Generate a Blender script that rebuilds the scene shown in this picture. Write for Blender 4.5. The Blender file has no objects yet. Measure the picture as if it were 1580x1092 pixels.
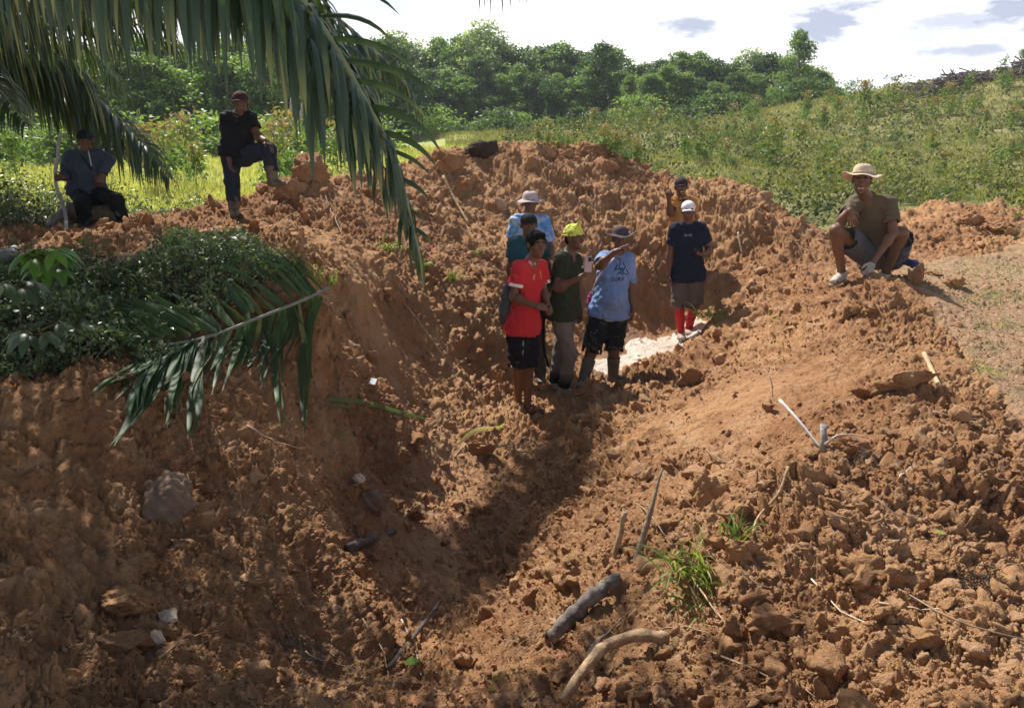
import bpy, math, random, time
import numpy as np
from mathutils import Vector, Matrix, Quaternion
from mathutils.bvhtree import BVHTree
T0 = time.time()
random.seed(7)
RNG = np.random.default_rng(11)
C = bpy.context.scene.collection
scene = bpy.context.scene
R = math.radians

# ---------------------------------------------------------------- camera, sky, sun, exposure
CAMZ, PITCH, FPX = 1.6, R(15.9), 1216.0
cam_d = bpy.data.cameras.new('camera')
cam = bpy.data.objects.new('camera', cam_d); C.objects.link(cam)
cam.location = (0, 0, CAMZ); cam.rotation_euler = (R(90) - PITCH, 0, 0)
cam_d.sensor_width = 36; cam_d.lens = FPX / 1580 * 36
cam_d.clip_start = 0.05; cam_d.clip_end = 2000
scene.camera = cam
SUN_EL, SUN_AZ = R(50), R(-33)          # azimuth measured from +Y towards +X
world = bpy.data.worlds.new('World'); scene.world = world; world.use_nodes = True
scene.view_settings.view_transform = 'Standard'; scene.view_settings.look = 'None'
scene.view_settings.exposure = 0.63; scene.view_settings.gamma = 1
sun_d = bpy.data.lights.new('sun', 'SUN'); sun_d.energy = 5.0; sun_d.angle = R(0.5); sun_d.color = (1, .955, .88)
sun = bpy.data.objects.new('sun', sun_d); C.objects.link(sun)
sdir = Vector((math.cos(SUN_EL) * math.sin(SUN_AZ), math.cos(SUN_EL) * math.cos(SUN_AZ), math.sin(SUN_EL)))
sun.rotation_euler = sdir.to_track_quat('Z', 'Y').to_euler()
scene.cycles.max_bounces = 6; scene.cycles.transparent_max_bounces = 6
scene.cycles.use_adaptive_sampling = True

def dirpx(u, v):
    a, b = (u - 790) / FPX, (546 - v) / FPX
    return (a, math.cos(PITCH) + b * math.sin(PITCH), -math.sin(PITCH) + b * math.cos(PITCH))
def P(u, v, y):
    d = dirpx(u, v); k = y / d[1]
    return Vector((d[0] * k, y, CAMZ + d[2] * k))

def build_world():
    nt = world.node_tree; N = nt.nodes; L = nt.links; N.clear()
    out = N.new('ShaderNodeOutputWorld'); bg = N.new('ShaderNodeBackground')
    sky = N.new('ShaderNodeTexSky'); sky.sky_type = 'NISHITA'; sky.sun_disc = False
    sky.sun_elevation = SUN_EL; sky.sun_rotation = SUN_AZ; sky.dust_density = 1.5
    bg.inputs['Strength'].default_value = 0.07
    tc = N.new('ShaderNodeTexCoord')
    def math_(op, a, b=None, c=None, clamp=False):
        n = N.new('ShaderNodeMath'); n.operation = op; n.use_clamp = clamp
        for i, s in enumerate((a, b, c)):
            if s is None: continue
            if isinstance(s, (int, float)): n.inputs[i].default_value = s
            else: L.new(s, n.inputs[i])
        return n.outputs[0]
    sep = N.new('ShaderNodeSeparateXYZ'); L.new(tc.outputs['Generated'], sep.inputs[0])
    x, y, z = sep.outputs
    az = math_('ARCTAN2', x, y); el = math_('ARCSINE', z)
    cmb = N.new('ShaderNodeCombineXYZ'); L.new(math_('MULTIPLY', az, 2.2), cmb.inputs[0]); L.new(math_('MULTIPLY', el, 6.5), cmb.inputs[1])
    nz = N.new('ShaderNodeTexNoise'); nz.inputs['Scale'].default_value = 5.5; nz.inputs['Detail'].default_value = 8; nz.inputs['Roughness'].default_value = .62
    L.new(cmb.outputs[0], nz.inputs['Vector']); n1 = nz.outputs['Fac']
    # grey cloud bellies: (pixel u, v, half width, half height) of the real cloud positions as directions
    total = None
    for (u, v, w, h, s) in [(960, 38, 60, 10, .55), (1070, 34, 52, 16, 1.0), (1275, 36, 75, 27, 1.2), (1425, 52, 34, 16, .6), (1500, 28, 90, 16, .8), (1560, 14, 60, 18, 1.1),
                         (1515, 78, 70, 15, .9), (1365, 118, 46, 12, .6), (1320, 128, 60, 10, .4), (885, 60, 45, 9, .45), (1700, 50, 90, 20, 1), (1150, -60, 200, 22, .6), (520, -80, 150, 25, .5)]:
        d = Vector(dirpx(u, v)).normalized()
        a0, e0 = math.atan2(d.x, d.y), math.asin(d.z)
        wx, hy = w / FPX * 1.0, h / FPX
        dx = math_('DIVIDE', math_('SUBTRACT', az, a0), wx); dy = math_('DIVIDE', math_('SUBTRACT', el, e0), hy)
        rr = math_('SQRT', math_('ADD', math_('MULTIPLY', dx, dx), math_('MULTIPLY', dy, dy)))
        rr = math_('ADD', rr, math_('MULTIPLY', math_('SUBTRACT', n1, .5), 4.2))
        m = N.new('ShaderNodeMapRange'); m.interpolation_type = 'SMOOTHSTEP'
        L.new(rr, m.inputs['Value']); m.inputs['From Min'].default_value = 1.35; m.inputs['From Max'].default_value = .1
        m.inputs['To Min'].default_value = 0; m.inputs['To Max'].default_value = s
        total = m.outputs[0] if total is None else math_('MAXIMUM', total, m.outputs[0])
    cl = N.new('ShaderNodeMixRGB'); L.new(total, cl.inputs[0])
    cl.inputs[1].default_value = (14.2, 14.3, 14.6, 1); cl.inputs[2].default_value = (5.4, 5.9, 7.4, 1)
    # the bright cloud bank stands over the horizon; higher up it opens into blue sky
    op = math_('ADD', el, math_('MULTIPLY', math_('SUBTRACT', n1, .5), .35))
    m2 = N.new('ShaderNodeMapRange'); m2.interpolation_type = 'SMOOTHSTEP'; L.new(op, m2.inputs['Value'])
    m2.inputs['From Min'].default_value = .14; m2.inputs['From Max'].default_value = .30; m2.inputs['To Min'].default_value = 1; m2.inputs['To Max'].default_value = .05
    # a thin blue gap left of the palm tip
    gd = Vector(dirpx(560, 12)).normalized(); ga, ge = math.atan2(gd.x, gd.y), math.asin(gd.z)
    gx = math_('DIVIDE', math_('SUBTRACT', az, ga), .09); gy = math_('DIVIDE', math_('SUBTRACT', el, ge), .022)
    gr = math_('ADD', math_('SQRT', math_('ADD', math_('MULTIPLY', gx, gx), math_('MULTIPLY', gy, gy))), math_('MULTIPLY', math_('SUBTRACT', n1, .5), 2.5))
    m3 = N.new('ShaderNodeMapRange'); m3.interpolation_type = 'SMOOTHSTEP'; L.new(gr, m3.inputs['Value'])
    m3.inputs['From Min'].default_value = .3; m3.inputs['From Max'].default_value = 1.3; m3.inputs['To Min'].default_value = .35; m3.inputs['To Max'].default_value = 1
    mix = N.new('ShaderNodeMixRGB'); L.new(math_('MULTIPLY', m2.outputs[0], m3.outputs[0]), mix.inputs[0])
    L.new(sky.outputs[0], mix.inputs[1]); L.new(cl.outputs[0], mix.inputs[2])
    L.new(mix.outputs[0], bg.inputs[0]); L.new(bg.outputs[0], out.inputs[0])
build_world()

# ---------------------------------------------------------------- helpers
def tag(o, label=None, cat=None, group=None, kind=None):
    if label: o['label'] = label
    if cat: o['category'] = cat
    if group: o['group'] = group
    if kind: o['kind'] = kind
    return o
def thing(name, loc, label, cat, group=None):
    o = bpy.data.objects.new(name, None); C.objects.link(o); o.location = loc; o.empty_display_size = .1
    return tag(o, label, cat, group)
def np_mesh(name, V, F, mat=None, smooth=True, parent=None, attrs=None, off=None):
    """V (n,3), F (m,k) int array with constant k, or list of such arrays"""
    me = bpy.data.meshes.new(name)
    V = np.asarray(V, np.float32).reshape(-1, 3)
    if off is not None: V = V - np.asarray(off, np.float32)
    Fs = F if isinstance(F, list) else [F]
    Fs = [np.asarray(f, np.int32) for f in Fs if len(f)]
    nl = sum(f.size for f in Fs); nf = sum(len(f) for f in Fs)
    me.vertices.add(len(V)); me.vertices.foreach_set('co', V.ravel())
    me.loops.add(nl); me.loops.foreach_set('vertex_index', np.concatenate([f.ravel() for f in Fs]))
    me.polygons.add(nf)
    tot = np.concatenate([np.full(len(f), f.shape[1], np.int32) for f in Fs])
    st = np.concatenate([[0], np.cumsum(tot)[:-1]]).astype(np.int32)
    me.polygons.foreach_set('loop_start', st)
    me.polygons.foreach_set('use_smooth', np.full(nf, smooth))
    for k, a in (attrs or {}).items():
        a = np.asarray(a, np.float32)
        if a.ndim == 1:
            at = me.attributes.new(k, 'FLOAT', 'POINT'); at.data.foreach_set('value', a)
        else:
            at = me.attributes.new(k, 'FLOAT_COLOR', 'POINT')
            at.data.foreach_set('color', np.concatenate([a, np.ones((len(a), 1), np.float32)], 1).ravel())
    me.update(calc_edges=True)
    if mat: me.materials.append(mat)
    o = bpy.data.objects.new(name, me); C.objects.link(o)
    if parent: o.parent = parent
    return o
def copy_tree(o, parent=None):
    c = o.copy(); C.objects.link(c)
    if parent: c.parent = parent
    for ch in list(o.children): copy_tree(ch, c)
    return c
def srgb(r, g, b):
    f = lambda c: (c / 255 / 12.92) if c / 255 < .04045 else ((c / 255 + .055) / 1.055) ** 2.4
    return (f(r), f(g), f(b))

# ---------------------------------------------------------------- noise (numpy)
def _hash(ix, iy, s):
    h = (ix.astype(np.int64) * 374761393 + iy.astype(np.int64) * 668265263 + s * 982451653) & 0xffffffff
    h = ((h ^ (h >> 13)) * 1274126177) & 0xffffffff
    h = ((h ^ (h >> 16)) * 2246822519) & 0xffffffff
    return ((h ^ (h >> 15)) & 0xffffff).astype(np.float32) / np.float32(0xffffff)
def vn(x, y, s=0):
    ix, iy = np.floor(x), np.floor(y); fx, fy = (x - ix).astype(np.float32), (y - iy).astype(np.float32)
    fx = fx * fx * (3 - 2 * fx); fy = fy * fy * (3 - 2 * fy)
    a = _hash(ix, iy, s); b = _hash(ix + 1, iy, s); c = _hash(ix, iy + 1, s); d = _hash(ix + 1, iy + 1, s)
    return (a + (b - a) * fx + (c - a) * fy + (a - b - c + d) * fx * fy) * 2 - 1
def fbm(x, y, o=4, s=0, g=.5):
    t = 0; a = 1
    for i in range(o):
        t = t + a * vn(x, y, s + i * 17); x, y = x * 2.03 + y * .31, y * 2.03 - x * .31 * .5; a *= g
    return t
def clodn(x, y, s=0):
    """union of half-spheres with random size in each cell, 0..1"""
    ix, iy = np.floor(x), np.floor(y); out = np.zeros(x.shape, np.float32)
    for dx in (-1, 0, 1):
        for dy in (-1, 0, 1):
            cx, cy = ix + dx, iy + dy
            px = cx + _hash(cx, cy, s); py = cy + _hash(cx, cy, s + 1); rr = .25 + .6 * _hash(cx, cy, s + 2) ** 1.5
            an = _hash(cx, cy, s + 3) * 3.14
            ex, ey = (x - px).astype(np.float32), (y - py).astype(np.float32)
            ca, sa = np.cos(an), np.sin(an)
            u = ex * ca + ey * sa; w = (ey * ca - ex * sa) * 1.45
            d = np.maximum(np.abs(u) * .9 + np.abs(w) * .35, np.sqrt(u * u + w * w))
            q = np.clip(1 - (d / rr) ** 2, 0, 1)
            out = np.maximum(out, np.sqrt(q) * rr)
    return out
def _h3(ix, iy, iz, s): return _hash(ix + iz * 57, iy - iz * 131, s)
def clod3(x, y, z, s=0):
    """union of angular lumps, one to each cell of a 3d lattice, 0..1"""
    bx, by, bz = np.floor(x - .5), np.floor(y - .5), np.floor(z - .5); out = np.zeros(x.shape, np.float32)
    for k in range(8):
        cx, cy, cz = bx + (k & 1), by + (k >> 1 & 1), bz + (k >> 2)
        h1, h2, h3_, h4 = (_h3(cx, cy, cz, s + q) for q in range(4))
        ex = (x - cx - .22 - .56 * h1).astype(np.float32); ey = (y - cy - .22 - .56 * h2).astype(np.float32); ez = (z - cz - .22 - .56 * h3_).astype(np.float32)
        rr = .22 + .4 * h4; an = h4 * 97
        ca, sa = np.cos(an), np.sin(an); ux = ex * ca + ey * sa; uy = ey * ca - ex * sa
        vz = ez * sa + ux * ca; ux = ux * sa - ez * ca; ux *= 1 + h1 * .25
        d = np.maximum(np.maximum(np.abs(ux), np.abs(uy)), np.abs(vz)) * .55 + np.sqrt(ux * ux + uy * uy + vz * vz) * .52
        q = np.clip(1 - (d / rr) ** 2, 0, 1)
        out = np.maximum(out, np.sqrt(q) * rr)
    return out * 1.5
def smooth01(x, a, b):
    t = np.clip((x - a) / (b - a), 0, 1); return t * t * (3 - 2 * t)

# ---------------------------------------------------------------- terrain: control points (photo pixel, distance) or world xyz
CP = """0,1090,1.9;300,1090,2.0;550,1090,2.2;700,1090,2.45;850,1090,2.35;1000,1090,2.05;1200,1090,1.9;1400,1090,1.85;1580,1090,1.8
50,1000,2.3;250,1000,2.45;450,1000,2.8;620,1000,3.2;730,1000,3.4;850,1000,2.95;1000,1000,2.5;1200,1000,2.25;1450,1000,2.15
0,900,2.5;200,900,2.7;400,900,2.98;520,900,3.38;640,900,4.1;750,900,4.15;850,900,3.42;960,900,3.1;1100,900,2.75;1300,900,2.55;1500,900,2.5
0,800,2.8;200,800,3.05;350,800,3.3;480,800,3.68;560,800,4.3;660,800,5.0;750,800,5.0;880,800,4.12;1000,800,3.52;1150,800,3.2;1300,800,2.88;1500,800,3.0
0,700,3.1;150,700,3.3;330,700,3.6;430,700,3.95;540,700,4.68;640,700,5.7;720,700,6.05;830,700,6.0;950,700,5.25;1080,700,4.6;1200,700,4.1;1300,700,3.58;1420,700,3.4;1540,700,3.65
0,610,3.5;150,610,3.55;300,610,3.9;420,610,4.4;520,610,5.2;600,610,5.8;700,610,6.9;820,638,7.1;900,610,7.4;980,610,6.9;1080,610,5.9;1200,610,5.2;1300,610,4.8;1400,610,4.25;1450,610,4.35;1560,600,4.75
0,560,3.9;100,560,4.0;180,560,4.0;350,560,4.4;350,520,4.7;480,500,5.2;500,460,5.4;300,480,5.0;100,500,4.6;0,480,4.8;200,420,6.0;400,420,6.0;0,400,6.5
530,540,5.6;560,560,6.1;590,480,6.9;570,440,6.8;560,400,7.2;650,470,7.6;640,540,7.1;720,540,7.7;700,460,8.2;760,480,8.4;760,560,7.8
870,608,7.6;950,588,8.0;900,540,8.9;1000,540,9.0;1000,515,9.6;1060,500,9.7;1057,523,9.2;1000,490,10.0;900,480,9.6;820,480,9.1
1100,540,8.0;1130,490,8.6;1180,540,7.1;1260,540,6.3;1200,470,8.2;1250,430,8.4;1300,440,7.5;1345,440,7.1;1390,440,7.0;1330,500,6.5;1400,540,5.22;1340,560,5.32;1440,480,6.5;1480,560,5.35;1560,540,5.75;1500,480,7.0;1580,450,7.8;1460,420,8.8;1580,410,9.3
1240,350,10.0;1200,320,10.8;1440,330,11.5;1500,315,12;1560,330,12.5;1500,380,10.2;1420,390,9.7
470,266,9.7;400,300,9.6;450,330,8.9;400,360,8.3;500,360,8.2;540,300,9.8;600,280,10.8;600,340,9.3;600,400,8.2
650,240,12;720,228,12.3;800,222,12.5;900,225,12.6;950,240,12.3;1020,268,11.9;1100,285,11.6;1160,300,11.3
700,300,11.2;800,300,11.3;900,300,11.4;1000,340,10.9;1100,350,10.4;700,380,9.8;800,400,9.9;900,400,10.2;1000,420,10.3;1100,430,9.7;1160,400,9.9
360,330,10.3;250,345,8.0;150,350,7.9;50,350,8.2;300,330,9.3;200,330,9.5;150,345,9
20,300,16;300,290,18;380,300,15;300,250,35;100,245,40;400,245,38
600,220,45;750,215,45;900,215,38;820,235,28;1000,200,45;1100,185,50;1200,170,52;1280,155,50;1400,145,48;1500,125,47;1580,105,46
1000,240,30;1100,230,30;1100,260,22;1200,250,27;1200,300,17;1280,340,14;1350,300,19;1400,300,20;1400,250,28;1400,200,36;1550,250,26;1550,200,34;1580,300,17;1500,300,17"""
CW = [(-1, .8, .05), (0, .5, 0), (0, 1, 0), (1, .8, .05), (-2.5, 2, .3), (2.5, 1.5, 0), (-2, 15, .1), (0, 15.5, 0), (2, 15.2, 0), (4, 14, 0), (5.2, 12.5, 0.05), (-3.5, 13.5, .35),
      (-2.3, 12.5, .6), (0, 75, 1.0), (-20, 75, .5), (20, 78, .8), (45, 72, 1.5), (55, 55, 4.5), (70, 80, 0), (0, 250, 0), (120, 200, 0), (-120, 200, 0), (0, 600, 0),
      (-6, 1, .4), (-9, 4, .5), (-10, 8, .5), (-20, 15, .3), (6, 1, 0), (10, 5, 0), (15, 12, .2), (28, 20, 1.2), (50, 30, 5), (100, 40, 6), (-60, 40, .3), (-40, 10, .4), (40, 5, 1), (-300, 200, 0), (300, 200, 0),
      (4.6, 9.8, .0), (3.6, 11.5, .05), (5.5, 8.2, .02)]
pts = [tuple(P(*map(float, t.split(',')))) for ln in CP.split('\n') for t in ln.split(';')] + CW
pts = np.array(pts)
def lp(x, y): return np.arctan2(x, y), np.log(np.hypot(x, y))
pa, pr = lp(pts[:, 0], pts[:, 1])
def _tps(d2): return np.where(d2 < 1e-12, 0, d2 * np.log(np.maximum(d2, 1e-12)) * .5)
n = len(pts)
K = _tps((pa[:, None] - pa) ** 2 + (pr[:, None] - pr) ** 2) + np.eye(n) * 2e-4
Q = np.stack([np.ones(n), pa, pr], 1)
A = np.block([[K, Q], [Q.T, np.zeros((3, 3))]])
W = np.linalg.solve(A, np.concatenate([pts[:, 2], np.zeros(3)]))
def base_h(a, r):
    out = np.empty(a.shape, np.float32)
    af, rf = a.ravel(), r.ravel(); o = out.ravel()
    for i in range(0, len(af), 40000):
        d2 = (af[i:i + 40000, None] - pa) ** 2 + (rf[i:i + 40000, None] - pr) ** 2
        o[i:i + 40000] = _tps(d2) @ W[:n] + W[n] + W[n + 1] * af[i:i + 40000] + W[n + 2] * rf[i:i + 40000]
    return o.reshape(a.shape)
# the grid: azimuth x log-radius
AZ = np.concatenate([np.linspace(-1.45, -.66, 60)[:-1], np.linspace(-.66, .66, 1080), np.linspace(.66, 1.45, 60)[1:]])
LR = np.concatenate([np.linspace(math.log(.35), math.log(1.5), 50)[:-1], np.linspace(math.log(1.5), math.log(14.5), 980)[:-1], np.linspace(math.log(14.5), math.log(150), 230)])
# base height on a coarse grid, then bilinear
ca_, cl_ = AZ[::6], LR[::5]
if ca_[-1] != AZ[-1]: ca_ = np.append(ca_, AZ[-1])
if cl_[-1] != LR[-1]: cl_ = np.append(cl_, LR[-1])
Bc = base_h(*np.meshgrid(ca_, cl_))
def bil(G, xs, ys, x, y):
    i = np.clip(np.searchsorted(xs, x, side='right') - 1, 0, len(xs) - 2); j = np.clip(np.searchsorted(ys, y, side='right') - 1, 0, len(ys) - 2)
    fx = np.clip((x - xs[i]) / (xs[i + 1] - xs[i]), 0, 1); fy = np.clip((y - ys[j]) / (ys[j + 1] - ys[j]), 0, 1)
    return G[j, i] * (1 - fx) * (1 - fy) + G[j, i + 1] * fx * (1 - fy) + G[j + 1, i] * (1 - fx) * fy + G[j + 1, i + 1] * fx * fy
GA, GL = np.meshgrid(AZ, LR)
GR = np.exp(GL); GX = GR * np.sin(GA); GY = GR * np.cos(GA)
GB = bil(Bc, ca_, cl_, GA, GL)
print('base', time.time() - T0)

# --- zones in the ground plan (world xy), as polygons with soft, noisy borders
def poly_sd(px, py, poly):
    """signed distance, negative inside"""
    d = np.full(px.shape, 1e9, np.float32); inside = np.zeros(px.shape, bool); m = len(poly)
    for i in range(m):
        x0, y0 = poly[i]; x1, y1 = poly[(i + 1) % m]
        ex, ey = x1 - x0, y1 - y0; t = np.clip(((px - x0) * ex + (py - y0) * ey) / (ex * ex + ey * ey), 0, 1)
        d = np.minimum(d, (px - x0 - ex * t) ** 2 + (py - y0 - ey * t) ** 2)
        c = ((y0 > py) != (y1 > py)) & (px < ex * (py - y0) / (ey + 1e-12) + x0)
        inside ^= c
    d = np.sqrt(d); return np.where(inside, -d, d)
def xy(u, v, y): p = P(u, v, y); return (p.x, p.y)
# outline of the dug-up earth
DIG = [(-3, .2), (3.5, .2), xy(1720, 770, 3.1), xy(1600, 700, 3.8), xy(1535, 630, 4.5), xy(1492, 560, 5.4), xy(1450, 470, 6.6), xy(1420, 430, 7.6), (4.3, 8.9), (7.2, 10.6), (9, 12.5), (6.5, 13.3), (5.2, 11.8), (4.2, 10.6), (3.6, 12.3), (1.5, 13.8), (-1.6, 13.6), (-2.6, 12.4), (-3.6, 10.6), (-5.6, 9.0), (-6.2, 7.6),
       (-4.2, 6.9), (-3.4, 6.6), (-2.4, 6.45), xy(492, 425, 6.4), xy(455, 440, 5.9), xy(385, 470, 5.4), xy(320, 500, 5.0), xy(180, 565, 4.1), xy(0, 585, 3.7), (-4, 3)]
NB = fbm(GX * 1.3, GY * 1.3, 4, 5)
sd = poly_sd(GX, GY, DIG) + NB * np.where(GR < 8, .07, .2)
DIRT = 1 - smooth01(sd, -.06, .06)
# grain of the loose soil: big lumps, clods, crumbs
near = GR < 15
# unit normal of the base surface
dz_l = np.gradient(GB, LR, axis=0) / GR; dz_a = np.gradient(GB, AZ, axis=1) / GR
NX = -(dz_l * np.sin(GA) + dz_a * np.cos(GA)); NY = -(dz_l * np.cos(GA) - dz_a * np.sin(GA)); NL = np.sqrt(NX ** 2 + NY ** 2 + 1)
NX, NY, NZ = NX / NL, NY / NL, 1 / NL
sx, sy = (GX + GB * .8)[near], (GY - GB * .9)[near]; qx, qy, qz = GX[near], GY[near], GB[near] * 1.0
def full(v):
    out = np.zeros(GX.shape, np.float32); out[near] = v; return out
def on_near(f, a, *k): return full(f(sx * a, sy * a, *k))
wa = fbm(sx * 2.6, sy * 2.6, 3, 41) * .1; wb = fbm(sx * 2.6, sy * 2.6, 3, 43) * .1; wc = fbm(sx * 9, sy * 9, 2, 45) * .03
qx, qy, qz = qx + wa + wc, qy + wb - wc, qz + wa - wb
def lumps(a, s): return full(clod3(qx * a, qy * a, qz * a, s))
m1 = on_near(fbm, .9, 3, 21); m2 = on_near(fbm, 2.2, 3, 31)
c0 = lumps(1.9, 101); c1 = lumps(4.6, 109); c2 = lumps(10.5, 150); c3 = lumps(23., 170); c4 = lumps(48., 190)
f1 = on_near(fbm, 3.5, 4, 61); f2 = on_near(fbm, 17., 3, 71); f3 = on_near(fbm, 55., 2, 75)
print('noise', time.time() - T0)
rough = .62 + .38 * smooth01(m1 + .5 * m2, -.35, .5)
# smooth raked tracks: trench floor, the swept slope on the right, the flat ground
def blob(cx, cy, rx, ry, ang=0):
    c, s = math.cos(ang), math.sin(ang); dx, dy = GX - cx, GY - cy
    return np.exp(-(((dx * c + dy * s) / rx) ** 2 + ((dy * c - dx * s) / ry) ** 2))
sm = np.clip(.75 * blob(-.45, 4.5, .3, .7, .15) + .6 * blob(-.4, 6.0, .25, .4) + .9 * blob(1.55, 9.15, .9, .5, .5) + .7 * blob(1.9, 5.7, .3, 1.3, -.75), 0, 1)
rough = rough * (1 - .75 * sm)
mound = smooth01(GY, 8.2, 10.5)
rough = rough * (1 - .42 * smooth01(9.5 - GY, 0, 2) * smooth01(on_near(fbm, .75, 3, 25) + .35 * smooth01(-GX, .2, 1.2) * smooth01(9 - GY, 0, 2), .15, .5))   # compacted, scraped faces
def billow(sc, seed): return np.abs(on_near(lambda x, y, o, q: fbm(x, y, o, q), sc, 2, seed))
b1, b2, b3, b4 = billow(2.2, 301), billow(5.0, 303), billow(11., 305), billow(25., 307)
DISP = m1 * .05 + f1 * .022 + f2 * .009 + f3 * .0035 + .13 * c0 * (.3 + .5 * mound) + (.12 * c1 + .078 * c2 * (.5 + .9 * smooth01(-m2, -.4, .4))) * (.72 - .12 * mound) + .042 * c3 + .026 * c4 + .07 * b1 + .045 * b2 + .026 * b3 + .013 * b4
DISP = (DISP - .125) * rough - .02 * sm
WETB = np.clip(1.25 * blob(P(975, 540, 8.8).x, 8.72, .52, .2, .25) + 1.1 * blob(P(1030, 515, 9.4).x, 9.35, .5, .3, .4), 0, 1); DISP = DISP * (1 - .9 * WETB) - .035 * WETB
FLAT = on_near(fbm, 2.5, 4, 81) * .02 + .012 * b3 + .008 * b4 + .035 * c3 * smooth01(m2, .1, .6) + .008 * f2
hillm = smooth01(GR, 12, 22)
FAR = fbm(GX * .35, GY * .35, 4, 91) * .22 * hillm + fbm(GX * .08, GY * .08, 2, 95) * .4 * smooth01(GR, 30, 80) * smooth01(GX, -6, 4)
GZ = GB + DIRT * DISP + (1 - DIRT) * (FLAT + FAR)
DX = GX + DIRT * DISP * NX; DY = GY + DIRT * DISP * NY; DZ = GB + DIRT * DISP * NZ + (1 - DIRT) * (FLAT + FAR)
ter_v = np.stack([DX, DY, DZ], -1).reshape(-1, 3)
nr, na = GX.shape
idx = np.arange(nr * na).reshape(nr, na)
ter_f = np.stack([idx[:-1, :-1], idx[:-1, 1:], idx[1:, 1:], idx[1:, :-1]], -1).reshape(-1, 4)
def gz(x, y):
    a, l = lp(np.asarray(x, float), np.asarray(y, float)); return bil(GZ, AZ, LR, a, l)
rs = sorted(set(range(0, nr, 3)) | {nr - 1}); cs = sorted(set(range(0, na, 2)) | {na - 1})
_cv = np.stack([DX, DY, DZ], -1)[np.ix_(rs, cs)]; _i = np.arange(len(rs) * len(cs)).reshape(len(rs), len(cs))
BVH = BVHTree.FromPolygons(_cv.reshape(-1, 3).tolist(), np.stack([_i[:-1, :-1], _i[:-1, 1:], _i[1:, 1:], _i[1:, :-1]], -1).reshape(-1, 4).tolist())
def G(u, v, lift=0.0):
    """first ground point seen at a photo pixel"""
    h = BVH.ray_cast(Vector((0, 0, CAMZ)), Vector(dirpx(u, v)).normalized(), 200)[0]
    if h is None: h = P(u, v, 60)
    return h + Vector((0, 0, lift))
def GD(x, y, lift=0.0):
    h = BVH.ray_cast(Vector((x, y, 30)), Vector((0, 0, -1)), 60)[0]
    return Vector((x, y, (h.z if h else 0) + lift))
def dirt_at(x, y):
    a, l = lp(np.asarray(x, float), np.asarray(y, float)); return bil(DIRT, AZ, LR, a, l)
def rough_at(x, y):
    a, l = lp(np.asarray(x, float), np.asarray(y, float)); return bil(rough, AZ, LR, a, l)
def slope_n(x, y, e=.03):
    e = np.maximum(e, np.hypot(x, y) * .004)
    zx = (gz(x + e, y) - gz(x - e, y)) / (2 * e); zy = (gz(x, y + e) - gz(x, y - e)) / (2 * e)
    n = np.stack([-zx, -zy, np.ones_like(zx)], -1); return n / np.linalg.norm(n, axis=-1, keepdims=True)

# ---------------------------------------------------------------- material builder
class NT:
    def __init__(s, name):
        s.m = bpy.data.materials.new(name); s.m.use_nodes = True; s.t = s.m.node_tree; s.N = s.t.nodes; s.L = s.t.links
        s.b = s.N['Principled BSDF']
    def n(s, typ, **kw):
        x = s.N.new('ShaderNode' + typ)
        for k, v in kw.items():
            if k in x.inputs.keys(): s.set(x.inputs[k], v)
            else: setattr(x, k, v)
        return x
    def set(s, inp, v):
        if isinstance(v, bpy.types.NodeSocket): s.L.new(v, inp)
        else:
            try: inp.default_value = v
            except Exception: inp.default_value = tuple(v) + (1,)
    def mix(s, f, a, b, typ='MIX'):
        x = s.N.new('ShaderNodeMixRGB'); x.blend_type = typ; s.set(x.inputs[0], f); s.set(x.inputs[1], a); s.set(x.inputs[2], b); return x.outputs[0]
    def math(s, op, a, b=0, clamp=False):
        x = s.N.new('ShaderNodeMath'); x.operation = op; x.use_clamp = clamp; s.set(x.inputs[0], a); s.set(x.inputs[1], b); return x.outputs[0]
    def noise(s, scale, detail=3, rough=.55, vec=None, dist=0):
        x = s.n('TexNoise'); x.inputs['Scale'].default_value = scale; x.inputs['Detail'].default_value = detail; x.inputs['Roughness'].default_value = rough; x.inputs['Distortion'].default_value = dist
        if vec: s.L.new(vec, x.inputs['Vector'])
        return x.outputs['Fac']
    def ramp(s, f, *stops):
        x = s.N.new('ShaderNodeValToRGB'); s.L.new(f, x.inputs[0]); e = x.color_ramp.elements
        while len(e) < len(stops): e.new(.5)
        for q, (p, c) in zip(e, stops): q.position = p; q.color = tuple(c) + (1,) if len(c) == 3 else c
        return x.outputs[0]
    def rng(s, f, a, b, c=0, d=1):
        x = s.N.new('ShaderNodeMapRange'); s.L.new(f, x.inputs[0]); x.inputs[1].default_value = a; x.inputs[2].default_value = b; x.inputs[3].default_value = c; x.inputs[4].default_value = d; return x.outputs[0]
    def pos(s): return s.n('NewGeometry').outputs['Position']
    def obj(s): return s.n('TexCoord').outputs['Object']
    def attr(s, name, out='Fac'): x = s.n('Attribute'); x.attribute_name = name; return x.outputs[out]
    def bump(s, h, dist=.01, st=1.0):
        x = s.n('Bump'); x.inputs['Strength'].default_value = st; x.inputs['Distance'].default_value = dist; s.L.new(h, x.inputs['Height']); s.L.new(x.outputs[0], s.b.inputs['Normal'])
    def base(s, c, rough=.9, spec=.3):
        s.set(s.b.inputs['Base Color'], c); s.set(s.b.inputs['Roughness'], rough); s.b.inputs['Specular IOR Level'].default_value = spec; return s
SOIL_A, SOIL_B, SOIL_C = (.48, .265, .125), (.285, .135, .06), (.56, .37, .22)
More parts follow.
